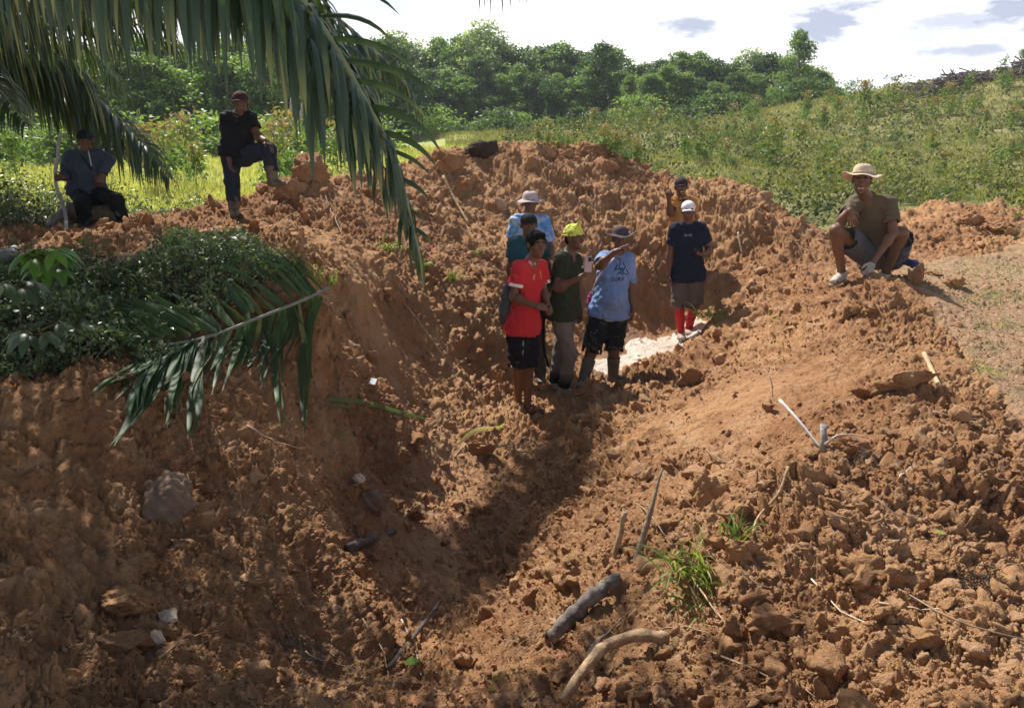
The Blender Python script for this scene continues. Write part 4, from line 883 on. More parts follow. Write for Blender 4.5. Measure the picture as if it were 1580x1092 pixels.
class Person:
    """joints: photo pixels plus a depth offset behind (+) or before (-) the person's own distance"""
    def __init__(s, Y, J, face, label, skinc=(.16, .075, .04), size=1.0, foot=None, group=None):
        s.Y = Y; s.j = {k: vec(P(q[0], q[1], Y + (q[2] if len(q) > 2 else 0))) for k, q in J.items()}; s.f = nrm(face); s.size = size; s.sk = skin(skinc)
        j = s.j; base = (j['anA'] + j['anB']) / 2; s.base = (float(base[0]), float(base[1]), float(min(j['anA'][2], j['anB'][2]) - .08))
        s.t = thing('person', s.base, label, 'person', group)
        s.lat = nrm(j['shB'] - j['shA']); M_ = (j['shA'] + j['shB']) / 2; H_ = (j['hipA'] + j['hipB']) / 2; s.up = nrm(M_ - H_); fr = np.cross(s.up, s.lat); s.front = nrm(fr if np.dot(fr, s.f + np.array([0, -.8, 0])) > 0 else -fr)
        s.M, s.H = M_, H_; s.fn = 0
    def mesh(s, name, sd, mat, parent=None, **k):
        V, F = sd.build(**k); return np_mesh(name, V, F, mat, True, parent or s.t, None, s.base)
    # ---- shapes shared by body and clothes
    def torso(s, d, i, belly=0.0, chest=True, lo=True, cut=None, il=0):
        S = s.size; l, u, f = s.lat, s.up, s.front; w = np.linalg.norm(s.j['shB'] - s.j['shA']) / 2; M = stretch(l, u, f, 1.0, .82); k = .05
        hw = np.linalg.norm(s.j['hipB'] - s.j['hipA']) / 2
        if chest:
            c = s.M - u * .13 * S; q = max(w - .085 * S, .02); d.cap(c - l * q, c + l * q, .105 * S + i, None, k, stretch(l, u, f, 1.0, .86, 1.06), cut=cut)
            d.cap(s.j['shA'] + l * .02, s.j['shB'] - l * .02, .05 * S + i, None, k)
            for sh in ('shA', 'shB'): d.cap(lerp(s.j['neck'], s.M, .15), lerp(s.j['neck'], s.j[sh], .75), .035 * S + i, .045 * S + i, .04)
        q = max(w - .13 * S, .01)
        c2 = s.M - u * .14 * S; d.cap(c2, s.H + u * .05, .115 * S + i, .108 * S + i, k, stretch(l, u, f, 1.15, .86), cut=cut)
        if belly: d.ell(lerp(s.M, s.H, .68) + f * .05, (.13 + i, .15, .10 + belly + i), [l, u, f], .05, cut=cut)
        if lo: d.cap(s.H - l * max(hw - .02, .01), s.H + l * max(hw - .02, .01), .105 * S + i + il, None, k, stretch(l, u, f, 1, .9), cut=cut)
    def limb(s, d, a, b, ra, rb, t0=0, t1=1, i=0, cut=False, k=.03, **kw):
        A, B = s.j[a], s.j[b]; p, q = lerp(A, B, t0), lerp(A, B, t1); S = s.size; r0 = ra + (rb - ra) * t0; r1 = ra + (rb - ra) * t1
        d.cap(p, q, r0 * S + i, r1 * S + i, k, cut=[(q, nrm(q - p))] if cut else None, **kw)
    def hand(s, d, wr, to, palm, side, curl=(.35, .5, .4), spread=.05, point=False, k=.008, thumb=.6, size=1.0):
        """to: direction of the fingers; palm: normal out of the palm; side: direction of the thumb side"""
        w = s.j[wr] if isinstance(wr, str) else vec(wr); t = nrm(to); pn = nrm(vec(palm) - t * np.dot(palm, t)); sd_ = nrm(vec(side) - t * np.dot(side, t) - pn * np.dot(side, pn)); z = size * s.size
        kn = w + t * .085 * z; d.cap(w + t * .012, w + t * .03 * z, .024 * z, .026 * z, .02)
        for q in (-1, -.33, .33, 1): d.cap(w + t * .025 * z + sd_ * q * .014 * z, kn + sd_ * q * .030 * z - t * abs(q) * .006, .0135 * z, .0125 * z, .012)
        for n_, (q, L) in enumerate([(1, .92), (.34, 1.0), (-.33, .94), (-1, .76)]):
            p = kn + sd_ * q * .030 * z - t * abs(q) * .006; dr = nrm(t + sd_ * q * spread); cu = (0.05, 0.05, 0.03) if (point and n_ == 0) else curl; an = 0
            for L_, c_, r_ in ((.042, cu[0], .0095), (.027, cu[1], .0088), (.021, cu[2], .0078)):
                an += c_; v = nrm(dr * math.cos(an) + pn * math.sin(an)); e = p + v * L_ * L * z; d.cap(p, e, r_ * z, r_ * .93 * z, .004); p = e
        p = w + t * .022 * z + sd_ * .024 * z + pn * .006; v = nrm(sd_ * .75 + t * .7 + pn * .25 * thumb); e = p + v * .040 * z; d.cap(p, e, .0125 * z, .0105 * z, .01); v2 = nrm(t + sd_ * .25 + pn * .6 * thumb); d.cap(e, e + v2 * .030 * z, .0105 * z, .0085 * z, .006)
    def head_frame(s, c=None):
        f = s.f; up = np.array([0, 0, 1.]); up = nrm(up - f * np.dot(up, f)); up = nrm(up + s.tilt * np.cross(f, up)) if hasattr(s, 'tilt') else up
        l = nrm(np.cross(f, up)); return l, f, up
    def hp(s, x, y, z): l, f, u = s.head_frame(); k = s.size * s.hs; return s.j['head'] + l * x * k + f * y * k + u * z * k
    def body(s, hands, hs=1.0, smile=False, legs=True, feet='bare'):
        s.hs = hs; d = SDF(.0045); j = s.j; l, f, u = s.head_frame(); ax = [l, f, u]; k = s.size * hs; E = lambda c, r, kk=.015, neg=False: d.ell(s.hp(*c), np.array(r) * k, ax, kk, neg)
        E((0, -.014, .030), (.073, .092, .080)); E((0, .016, -.022), (.060, .070, .085), .02); E((0, .030, -.068), (.047, .050, .036), .02); E((0, .064, -.094), (.020, .018, .016), .015)
        d.cap(s.hp(0, .084, .014), s.hp(0, .104, -.020), .0075 * k, .0125 * k, .010); E((.011, .094, -.023), (.009, .010, .008), .006); E((-.011, .094, -.023), (.009, .010, .008), .006)
        d.cap(s.hp(-.034, .070, .030), s.hp(.034, .070, .030), .012 * k, None, .012)
        for q in (-1, 1):
            E((q * .040, .058, -.022), (.022, .020, .020), .015); E((q * .031, .096, .008), (.017, .016, .012), .008, True); E((q * .077, -.006, -.004), (.011, .021, .031), .008)
        d.cap(s.hp(-.021, .080, -.052), s.hp(.021, .080, -.052), .0075 * k, None, .006); d.cap(s.hp(-.017, .079, -.065), s.hp(.017, .079, -.065), .0085 * k, None, .006)
        if smile: d.cap(s.hp(-.022, .094, -.056), s.hp(.022, .094, -.056), .0055 * k, None, .002, neg=True)
        nk = s.hp(0, -.02, -.07); d.cap(nk, j['neck'], .052 * s.size, .058 * s.size, .03); d.cap(j['neck'], s.M - s.up * .03, .06 * s.size, .07 * s.size, .04)
        s.torso(d, -.004)
        for q in 'AB':
            s.limb(d, 'sh' + q, 'el' + q, .050, .040); s.limb(d, 'el' + q, 'wr' + q, .040, .026); d.ell(lerp(j['el' + q], j['wr' + q], .25), np.array([.043, .043, .06]) * s.size, None, .03)
            s.limb(d, 'hip' + q, 'kn' + q, .085, .056); s.limb(d, 'kn' + q, 'an' + q, .054, .036)
            kn, an = j['kn' + q], j['an' + q]; ca = lerp(kn, an, .3); bk = np.array([0, .02, 0]); sh = nrm(an - kn); d.cap(lerp(kn, an, .15) + bk, lerp(kn, an, .5) + bk, .047 * s.size, .040 * s.size, .03)
            to = j['to' + q]; hl = an + np.array([0, 0, -.045]) - nrm(to - an) * .03; d.cap(hl, lerp(hl, to, .65), .034, .034, .02); d.cap(lerp(hl, to, .6), to, .034, .024, .02, stretch(np.array([0, 0, 1.]), nrm(np.cross(to - hl, [0, 0, 1])), nrm(to - hl), .75, 1, 1.15))
            if feet == 'bare':
                sd_ = nrm(np.cross(to - hl, [0, 0, 1])); fd = nrm(to - hl)
                for n_ in range(5): p = to + sd_ * (n_ - 2) * .017 - fd * abs(n_ - 1.5) * .006; d.cap(p, p + fd * .028, .0105, .009, .004)
        for q, hd in hands.items(): s.hand(d, 'wr' + q, **hd)
        b = s.mesh('body', d, s.sk)
        for q in (-1, 1):
            e = SDF(.002); e.ell(s.hp(q * .031, .0745, .007), np.array((.0135, .0095, .0062)) * k, ax, 0); V, F = e.build(); eo = np_mesh('eye', V, F, M_EYE, True, s.t, None, s.base)
            e = SDF(.0015); e.ell(s.hp(q * .031, .0815, .007), np.array((.0066, .0045, .0062)) * k, ax, 0); V, F = e.build(); np_mesh('iris', V, F, M_IRIS, True, eo, None, s.base)
            e = SDF(.002); e.cap(s.hp(q * .047, .070, .028), s.hp(q * .031, .084, .034), .0035 * k, .0045 * k, .002); e.cap(s.hp(q * .031, .084, .034), s.hp(q * .015, .087, .030), .0045 * k, .004 * k, .002); V, F = e.build(); np_mesh('eyebrow', V, F, M_BROW, True, s.t, None, s.base)
        e = SDF(.0022); w = .024 if smile else .02; zc = .004 if smile else 0
        e.cap(s.hp(-w, .079, -.052 + zc), s.hp(0, .0865, -.050), .0045 * k, .006 * k, .002); e.cap(s.hp(w, .079, -.052 + zc), s.hp(0, .0865, -.050), .0045 * k, .006 * k, .002)
        e.cap(s.hp(-w * .85, .079, -.062), s.hp(0, .085, -.067), .0045 * k, .0065 * k, .002); e.cap(s.hp(w * .85, .079, -.062), s.hp(0, .085, -.067), .0045 * k, .0065 * k, .002); V, F = e.build(); np_mesh('lips', V, F, M_LIP, True, s.t, None, s.base)
        if smile:
            e = SDF(.002); e.cap(s.hp(-.018, .084, -.0555), s.hp(.018, .084, -.0555), .0055 * k, None, 0); V, F = e.build(); np_mesh('teeth', V, F, M_TEETH, True, s.t, None, s.base)
        return b
    # ---- hair and hats
    def hair(s, mat=M_HAIR, low=None, vol=.012, name='hair'):
        hat = low is not None; low = low or 0; vol = .003 if hat else vol
        d = SDF(.004); l, f, u = s.head_frame(); ax = [l, f, u]; k = s.size * s.hs
        d.ell(s.hp(0, -.020, .034), (np.array((.073, .090, .080)) + vol) * k, ax, .01)
        if not hat: d.cap(s.hp(-.03, .055, .085), s.hp(.03, .06, .088), .026 * k, None, .015)
        d.ell(s.hp(0, -.055, -.02), np.array((.066, .050, .06)) * k, ax, .02)
        d.ell(s.hp(0, .105, -.035 + low), np.array((.068, .085, .098)) * k, ax, .006, True)
        for q in (-1, 1): d.ell(s.hp(q * .082, .0, -.02), np.array((.018, .03, .042)) * k, ax, .006, True)
        return s.mesh(name, d, mat, fold=(.0035, 260, 3))
    def brimhat(s, mat, name='hat', crown=(.082, .098, .085), brim=.075, droop=.12, up_side=0.0, back=0, z0=.048, band=None, wav=.012, flat=.0, bmat=None, pitch=0.0):
        """lathe: crown plus wavy brim"""
        l, f, u = s.head_frame(); cp, sp = math.cos(pitch), math.sin(pitch); f, u = f * cp + u * sp, u * cp - f * sp; k = s.size * s.hs; o = s.hp(0, -.012 + back, z0); n_ = 48; an = np.linspace(0, 2 * math.pi, n_, endpoint=False); r = np.random.default_rng(int(abs(s.base[0]) * 1000)); ph = r.uniform(0, 6.28, 4)
        prof = [(0, 1.0 - flat), (.35, .99 - flat * .6), (.62, .93), (.82, .78), (.93, .55), (.98, .25), (1.0, 0.0)]; rings = []
        for q, h in prof: rings.append(np.stack([l * 0 + o + (l * math.cos(a) * crown[0] + f * math.sin(a) * crown[1]) * k * q * (1 + .02 * math.sin(3 * a + ph[0])) + u * crown[2] * h * k for a in an]))
        for t in (.15, .4, .7, 1.0):
            rings.append(np.stack([o + (l * math.cos(a) * (crown[0] + brim * t) + f * math.sin(a) * (crown[1] + brim * t)) * k + u * k * (-brim * droop * t * 2 + wav * t * math.sin(2 * a + ph[1]) + wav * .6 * t * math.sin(5 * a + ph[2]) + up_side * t * t * abs(math.cos(a)) * brim) for a in an]))
        m_ = len(rings); top = np.concatenate(rings); th = .004
        inner = [rr - u * th * (1 if i > 6 else 1) + 0 * u for i, rr in enumerate(rings)][::-1]; V = np.concatenate([top] + inner); F = []
        for i in range(2 * m_ - 1):
            for q in range(n_): F.append((i * n_ + q, (i + 1) * n_ + q, (i + 1) * n_ + (q + 1) % n_, i * n_ + (q + 1) % n_))
        h = np_mesh(name, V, np.array(F), mat, True, s.t, None, s.base)
        if band:
            b = MB(); ring = [o + (l * math.cos(a) * (crown[0] + .003) + f * math.sin(a) * (crown[1] + .003)) * k + u * .012 for a in np.append(an, an[0])]; b.add(*tube(ring, .007, 6, False)); b.build('hat_band', band, h, True, s.base)
        return h
    def cap_(s, mat, bill=None, name='cap', z0=.040, billen=.075, yaw=0.0, tip=-.02):
        l, f, u = s.head_frame(); k = s.size * s.hs; d = SDF(.004); ax = [l, f, u]; o = s.hp(0, -.012, z0)
        d.ell(s.hp(0, -.012, z0 - .005), np.array((.084, .100, .083)) * k, ax, 0); d.ell(s.hp(0, -.012, z0 + .078), np.array((.008, .008, .006)) * k, ax, .004)
        c = s.mesh(name, d, mat, clip=[(o - u * .012 * k, -u)])
        b = MB(); n_ = 15; V = []; cy, sy = math.cos(yaw), math.sin(yaw); fx, lx = f * cy + l * sy, l * cy - f * sy
        for t in (0, .25, .5, .75, 1.0):
            for a in np.linspace(-1, 1, n_):
                x = math.sin(a * 1.25) * .080; y = math.cos(a * 1.25) * .094 * (1 - .15 * abs(a)) + billen * t * math.cos(a * 1.5) ** .7 * .95
                V.append(o + (lx * x + fx * y) * k + u * k * (-.004 + tip * t - .018 * a * a * t - .014 * a * a))
        V = np.array(V); V = np.concatenate([V, V - u * .004]); F = []; q = 5 * n_
        for i in range(4):
            for jx in range(n_ - 1): a = i * n_ + jx; F += [(a, a + 1, a + n_ + 1, a + n_), (q + a, q + a + n_, q + a + n_ + 1, q + a + 1)]
        for jx in range(n_ - 1): a = 4 * n_ + jx; F.append((a, a + 1, q + a + 1, q + a))
        for i in range(4): F += [(i * n_, (i + 1) * n_, q + (i + 1) * n_, q + i * n_), (i * n_ + n_ - 1, q + i * n_ + n_ - 1, q + (i + 1) * n_ + n_ - 1, (i + 1) * n_ + n_ - 1)]
        np_mesh('cap_bill', V, np.array(F), bill or mat, True, c, None, s.base); return c
    # ---- clothes
    def shirt(s, mat, sleeve=.55, hem=.02, i=.014, belly=0, name='shirt', fold=.0075, sl_i=.022, cuff=None, collar=None, loose=.012, il=.012):
        d = SDF(.0055); hp_ = s.H - s.up * hem; ct = [(hp_, -s.up)]; s.torso(d, i, belly, cut=ct, il=il)
        for q in 'AB': a = s.j['hip' + q] + s.up * .06; d.cap(a, a - s.up * .16, .098 * s.size + i + il, .104 * s.size + i + il, .05, cut=ct)
        d.cap(s.M - s.up * .2, s.H + s.up * .02, .118 * s.size + i, .124 * s.size + i + loose, .05, stretch(s.lat, s.up, s.front, 1.15, .88), cut=ct)
        for q in 'AB':
            if sleeve: 
                s.limb(d, 'sh' + q, 'el' + q, .056, .050, 0, sleeve, sl_i, True, .025)
                a = lerp(s.j['sh' + q], s.j['el' + q], sleeve); dr = nrm(s.j['el' + q] - s.j['sh' + q]); d.cap(a - dr * .03, a + dr * .05, .047 * s.size + sl_i * .55, None, .002, neg=True)
        V, F = d.build(fold=(fold, 34, s.fn + 3)); s.fn += 1
        d2 = None; o = np_mesh(name, V, F, mat, True, s.t, None, s.base); s.shirt_bvh = BVHTree.FromPolygons(V.tolist(), F.tolist())
        if collar:
            c = MB(); n_ = s.j['neck']; nk = nrm(s.hp(0, -.02, -.07) - n_); a_ = nrm(np.cross(nk, s.front)); b_ = np.cross(a_, nk); cc = lerp(n_, s.M, .25)
            ring = [cc + (a_ * math.cos(a) + b_ * math.sin(a)) * .072 * s.size + nk * (.02 * math.sin(a - .0) * (1 if np.dot(b_, s.front) < 0 else -1)) + nk * .02 for a in np.linspace(0, 2 * math.pi, 25)]; c.add(*tube(ring, .010, 6, False)); c.build('collar', collar, o, True, s.base)
        if cuff:
            for q in 'AB':
                a = lerp(s.j['sh' + q], s.j['el' + q], sleeve); dr = nrm(s.j['el' + q] - s.j['sh' + q]); e = SDF(.004); r_ = (.056 + (.050 - .056) * sleeve) * s.size + sl_i + .004; e.cap(a - dr * .028, a + dr * .002, r_, None, 0, cut=[(a + dr * .003, dr), (a - dr * .026, -dr)]); e.cap(a - dr * .05, a + dr * .05, r_ - .012, None, .001, neg=True); V, F = e.build(); np_mesh('cuff', V, F, cuff, True, o, None, s.base)
        return o
    def legs(s, mat, end=1.0, i=.018, name='shorts', waist=.05, fold=.0075, flare=0.0, ri=0):
        """end: 1 = knee, 2 = ankle"""
        d = SDF(.0055); s.torso(d, i * .4, chest=False, cut=[(s.H + s.up * waist, s.up)])
        for q in 'AB':
            t = min(end, 1); h = s.j['hip' + q]; s.limb(d, 'hip' + q, 'kn' + q, .090, .064 + flare, 0, t, i, end <= 1, .04)
            if end <= 1: a = lerp(h, s.j['kn' + q], t); dr = nrm(s.j['kn' + q] - h); d.cap(a - dr * .035, a + dr * .06, (.092 + (.066 + flare - .092) * t) * s.size + i - .010, None, .002, neg=True)
            if end > 1:
                s.limb(d, 'kn' + q, 'an' + q, .068, .052, 0, end - 1, i * .8, True, .03)
        V, F = d.build(fold=(fold, 30, s.fn + 7)); s.fn += 1
        o = np_mesh(name, V, F, mat, True, s.t, None, s.base); return o
    def boot(s, q, mat, top=.25, name='boot', i=.016, sole=None):
        """top: how far up from the ankle towards the knee"""
        d = SDF(.0045); j = s.j; an, kn, to = j['an' + q], j['kn' + q], j['to' + q]; a = lerp(an, kn, top); dr = nrm(kn - an)
        d.cap(an, a, .042 * s.size + i, (.040 + .02 * top) * s.size + i + .004, .02, cut=[(a, dr)]); d.cap(a - dr * .04, a + dr * .06, (.040 + .02 * top) * s.size + i - .006, None, .001, neg=True)
        hl = an + np.array([0, 0, -.045]) - nrm(to - an) * .03; fd = nrm(to - hl); sd_ = nrm(np.cross(fd, [0, 0, 1])); d.cap(hl, lerp(hl, to, .6), .040 + i * .4, .040 + i * .3, .02); d.cap(lerp(hl, to, .55), to + fd * .015, .042, .033, .02, stretch(np.array([0, 0, 1.]), sd_, fd, .85, 1, 1.15))
        o = s.mesh(name, d, mat)
        if sole:
            e = SDF(.004); dn = np.array([0, 0, -.036]); e.cap(hl + dn, to + fd * .02 + dn * .8, .046, .040, .0, stretch(np.array([0, 0, 1.]), sd_, fd, .28, 1.05, 1)); V, F = e.build(); np_mesh('sole', V, F, sole, True, o, None, s.base)
        return o
    def sandal(s, q, mat, strap):
        j = s.j; an, to = j['an' + q], j['to' + q]; hl = an + np.array([0, 0, -.045]) - nrm(to - an) * .03; fd = nrm(to - hl); sd_ = nrm(np.cross(fd, [0, 0, 1])); d = SDF(.004); dn = np.array([0, 0, -.040])
        d.cap(hl + dn, to + fd * .02 + dn * .7, .040, .046, 0, stretch(np.array([0, 0, 1.]), sd_, fd, .25, 1.0, 1)); o = s.mesh('sandal', d, mat)
        b = MB(); m_ = lerp(hl, to, .55); b.add(*tube(spline([m_ + sd_ * .046 - [0, 0, .02], m_ + sd_ * .03 + [0, 0, .022], to + fd * -.015 + [0, 0, .018]], 8), .006, 5)); b.add(*tube(spline([m_ - sd_ * .046 - [0, 0, .02], m_ - sd_ * .03 + [0, 0, .022], to + fd * -.015 + [0, 0, .018]], 8), .006, 5)); b.build('strap', strap, o, True, s.base)
    def sock(s, q, mat, t0, t1, i=.006, name='sock'):
        d = SDF(.004); j = s.j; a, b = lerp(j['an' + q], j['kn' + q], t0), lerp(j['an' + q], j['kn' + q], t1); dr = nrm(b - a); d.cap(a, b, .040 * s.size + i, .054 * s.size + i, .01, cut=[(b, dr)]); d.cap(lerp(j['kn' + q], j['an' + q], .2) + [0, .02, 0], lerp(j['kn' + q], j['an' + q], .5) + [0, .02, 0], .047 * s.size + i, .041 * s.size + i, .03, cut=[(b, dr)]); return s.mesh(name, d, mat, fold=(.001, 90, 2))
    def decal(s, lines, width, mat, name='print', parent=None, lift=.004):
        """lettering or marks lying on the cloth: pixel polylines thrown onto the shirt"""
        mb = MB(); o = Vector((0, 0, CAMZ))
        for ln in lines:
            pts_ = []
            for (u0, v0), (u1, v1) in zip(ln[:-1], ln[1:]):
                for t in np.linspace(0, 1, 5)[:-1]: pts_.append((u0 + (u1 - u0) * t, v0 + (v1 - v0) * t))
            pts_.append(ln[-1]); hit = []
            for u_, v_ in pts_:
                h, n_, _, _ = s.shirt_bvh.ray_cast(o, Vector(dirpx(u_, v_)).normalized(), 30)
                if h is not None: hit.append((vec(h) - nrm(dirpx(u_, v_)) * lift, -nrm(dirpx(u_, v_))))
            if len(hit) < 2: continue
            pp = np.array([h[0] for h in hit]); nn = hit[0][1]; t = unit(np.gradient(pp, axis=0)); sd_ = np.cross(t, nn[None]); V, F = ribbon(pp, np.full(len(pp), width), sd_, 0); mb.add(V, F)
        if mb.n: return mb.build(name, mat, parent or s.t, False, s.base)
print('sdf ready', time.time() - T0)
# ---------------------------------------------------------------- the ten people
def dep(u, v): return G(u, v).y
def snap(p, legs=True):
    """ankles of a figure whose legs are hidden come down to the ground"""
    for q in 'AB':
        a = p.j['an' + q]; g = GD(a[0], a[1]); a[2] = g.z + .07; h = p.j['hip' + q]; p.j['kn' + q] = lerp(h, a, .5) + np.array([0, -.04, 0]); p.j['to' + q] = a + np.array([0.01, -.15, -.04])
    b = (p.j['anA'] + p.j['anB']) / 2; p.base = (float(b[0]), float(b[1]), float(b[2] - .07)); p.t.location = p.base
DN = (0, 0, -1)
# red football shirt
Y1 = dep(822, 636); print('Y1', Y1)
p = Person(Y1, dict(head=(828, 377, -.02), neck=(820, 403, .02), shA=(801, 413, -.10), shB=(834, 411, .14), elA=(792, 459, -.13), wrA=(829, 474, -.27), elB=(839, 452, .13), wrB=(846, 472, -.04),
     hipA=(798, 508, -.06), hipB=(815, 508, .07), knA=(800, 566, -.06), knB=(815, 567, .03), anA=(800, 619, .10), anB=(814, 624, .0), toA=(816, 628, .06), toB=(833, 632, -.10)),
     (.42, -.9, -.02), 'person in a red football shirt, black shorts and flip flops nearest in the standing group', (.17, .078, .042), size=.93)
p.body(dict(A=dict(to=(.9, .25, -.1), palm=(0, .6, -.6), side=(0, -.4, 1), curl=(.7, .8, .5)), B=dict(to=(.3, -.9, -.2), palm=(-.8, 0, -.3), side=(0, -.3, 1), curl=(.6, .8, .5))), hs=1.14)
p.hair()
RED = cloth('red_jersey', (.50, .028, .035)); WH = cloth('white_trim', (.72, .70, .68)); BLK = cloth('black_cloth', (.008, .009, .014)); YEL = cloth('yellow_print', (.75, .42, .06))
p.shirt(RED, .62, .03, cuff=WH, i=.012)
p.decal([[(815, 404), (823, 411), (829, 404)], [(816, 402), (823, 408.5), (829, 402)]], .006, WH, 'collar_stripe')
p.decal([[(823.5, 423), (825, 426), (823, 429), (824.5, 432)]], .014, YEL, 'chest_badge'); p.decal([[(833.5, 418), (835, 430)]], .008, YEL, 'sponsor_mark')
sh = p.legs(BLK, .97, i=.022, flare=.014); p.shirt_bvh = BVHTree.FromPolygons([v.co + Vector(p.base) for v in sh.data.vertices], [list(f.vertices) for f in sh.data.polygons])
WP = cloth('white_print', (.55, .55, .55)); 
for ln in ([(807, 514), (807.2, 520)], [(806.5, 526), (808.3, 529), (806.6, 531.5), (808.2, 534)], [(807.5, 540), (806.4, 547)]): p.decal([ln], .007, WP, 'side_mark')
for q in 'AB': p.sandal(q, M_RUB, cloth('sandal_strap', (.35, .37, .42)))
RP = p
# olive shirt, yellow beanie, phone
Y2 = dep(868, 607); print('Y2', Y2)
p = Person(Y2, dict(head=(887, 367, 0), neck=(876, 393, .03), shA=(866, 400, -.14), shB=(886, 401, .18), elA=(860, 444, -.17), wrA=(894, 429, -.26), elB=(895, 446, .20), wrB=(896, 476, .16),
     hipA=(863, 484, -.08), hipB=(877, 484, .10), knA=(879, 546, -.10), knB=(864, 545, .10), anA=(870, 600, -.08), anB=(856, 592, .12), toA=(884, 606, -.10), toB=(868, 600, .10)),
     (.70, -.71, 0), 'person in a dark green shirt and bright yellow knitted cap holding up a phone', (.15, .07, .04))
p.body(dict(A=dict(to=(.7, -.1, .6), palm=(0, .2, 1), side=(-.5, .6, .5), curl=(.9, .9, .6)), B=dict(to=(.1, -.1, -1), palm=(-.8, -.3, 0), side=(.3, -1, 0))), hs=1.0, smile=True)
p.hair(low=.01)
def beanie(p, mat):
    d = SDF(.004); l, f, u = p.head_frame(); ax = [l, f, u]; k = p.size * p.hs
    d.ell(p.hp(0, -.022, .040), np.array((.088, .104, .094)) * k, ax, .01); d.cap(p.hp(0, .03, .115), p.hp(.02, .07, .145), .028 * k, .016 * k, .03); d.ell(p.hp(.02, .075, .15), np.array((.018,) * 3) * k, ax, .01)
    o = p.hp(0, -.02, .018); n_ = nrm(u * 1 - f * .12); b = p.mesh('beanie', d, mat, fold=(.0045, 75, 4), clip=[(o, -n_)])
    m_ = MB(); l2 = l; f2 = nrm(np.cross(n_, l)); f2 = f2 if np.dot(f2, f) > 0 else -f2; ring = [o + n_ * .012 + (l2 * math.cos(a) * .088 + f2 * math.sin(a) * .103) * k for a in np.linspace(0, 2 * math.pi, 33)]; m_.add(*tube(ring, .010, 6, False)); m_.build('rolled_edge', mat, b, True, p.base)
BEAN = NT('yellow_knit'); _p = BEAN.obj(); BEAN.base(BEAN.mix(BEAN.rng(BEAN.noise(22, 3, .6, _p), .52, .60), (.66, .68, .12), (.25, .28, .07)), .9, .1); BEAN.bump(BEAN.noise(160, 2, .5, _p), .003)
beanie(p, BEAN.m)
OLV = cloth('olive_shirt', (.022, .030, .014)); p.shirt(OLV, .62, .03, collar=cloth('dark_collar', (.015, .02, .012)))
def mat_pants(name, top, low, z0, z1):
    m = NT(name); s_ = m.n('SeparateXYZ'); m.L.new(m.pos(), s_.inputs[0]); m.base(m.mix(m.rng(m.math('ADD', s_.outputs[2], m.math('MULTIPLY', m.noise(14, 3, .6, m.pos()), .1)), z0, z1), low, top), .85, .2); m.bump(m.noise(30, 4, .6, m.pos()), .003); return m.m
az_ = float(p.j['anA'][2]); p.legs(mat_pants('mud_wet_trousers', (.15, .135, .125), (.010, .009, .010), az_ + .12, az_ + .24), 1.93, i=.010, name='trousers')
for q in 'AB': p.boot(q, cloth('muddy_shoe', (.40, .30, .22)), .06, 'shoe', .006, M_RUB)
GP = p
# pointing person
Y3 = dep(950, 588); print('Y3', Y3)
p = Person(Y3, dict(head=(957, 369, -.02), neck=(953, 393, 0), shA=(932, 399, 0), shB=(968, 401, 0), elA=(925, 410, -.25), wrA=(948, 389, -.37), elB=(974, 449, .02), wrB=(977, 475, -.03),
     hipA=(926, 484, 0), hipB=(952, 484, 0), knA=(912, 545, -.10), knB=(947, 543, -.04), anA=(899, 589, -.24), anB=(946, 579, 0), toA=(894, 598, -.38), toB=(960, 585, -.10)),
     (-.12, -.99, -.04), 'person in a light blue printed T-shirt and wide dark hat pointing towards the right', (.15, .068, .038))
p.body(dict(A=dict(to=(.80, -.15, .42), palm=(.1, -.4, -.8), side=(-.3, .3, .9), curl=(1.2, 1.3, .8), point=True), B=dict(to=(.0, -.1, -1), palm=(-1, 0, 0), side=(0, -1, 0))), hs=.98)
p.hair(low=.01)
HATD = cloth('faded_hat', (.16, .10, .11)); HATD2 = cloth('dark_hat', (.075, .052, .06)); p.brimhat(HATD2, crown=(.086, .102, .09), brim=.088, droop=.14, up_side=.5, z0=.046, pitch=.14, band=None)
LB = cloth('light_blue_shirt', (.16, .25, .46)); p.shirt(LB, .72, .015, belly=.035, i=.016, collar=LB)
INK = cloth('navy_print', (.02, .03, .09))
p.decal([[(957, 404), (955, 412), (959, 417), (952, 424)], [(961, 405), (965, 412), (960, 420), (967, 424)], [(950, 416), (964, 414)], [(953, 408), (948, 418)], [(966, 415), (970, 423)], [(955, 420), (962, 424)]], .010, INK, 'figure_print')
p.decal([[(946.6, 428.8), (944.8, 427.8), (943.2, 429), (943.8, 430.8), (946.2, 431.6), (946.4, 433.4), (944.6, 434.4), (942.8, 433.5)], [(948.5, 428), (948.8, 433.5), (951.5, 433.5), (952, 428)], [(954.5, 434), (954.6, 428), (957.5, 429), (955, 431), (957.8, 434)], [(960, 434), (960.3, 428), (963.5, 428)], [(960.2, 431), (962.8, 431)]], .007, INK, 'letter_print')
e = SDF(.0055); p.torso(e, .030, .028, chest=False, cut=[(p.H + p.up * .05, p.up), (p.H - p.up * .05, -p.up)]); V, F = e.build(fold=(.004, 40, 5)); np_mesh('undershirt', V, F, cloth('pale_pink_undershirt', (.55, .50, .56)), True, p.t, None, p.base)
m = NT('camo_cloth'); _p = m.obj(); m.base(m.mix(m.rng(m.noise(13, 4, .7, _p, 1.5), .57, .60), (.006, .007, .009), (.085, .085, .085)), .85, .2); m.bump(m.noise(25, 4, .6, _p), .003)
p.legs(m.m, .99, i=.024, flare=.014, waist=.0)
BOOT = mat_simple('muddy_rubber', (.085, .075, .055), .5, .4, .5, 9, .002, 30)
for q in 'AB': p.boot(q, BOOT, .78, 'boot', .012, M_RUB)
PP = p
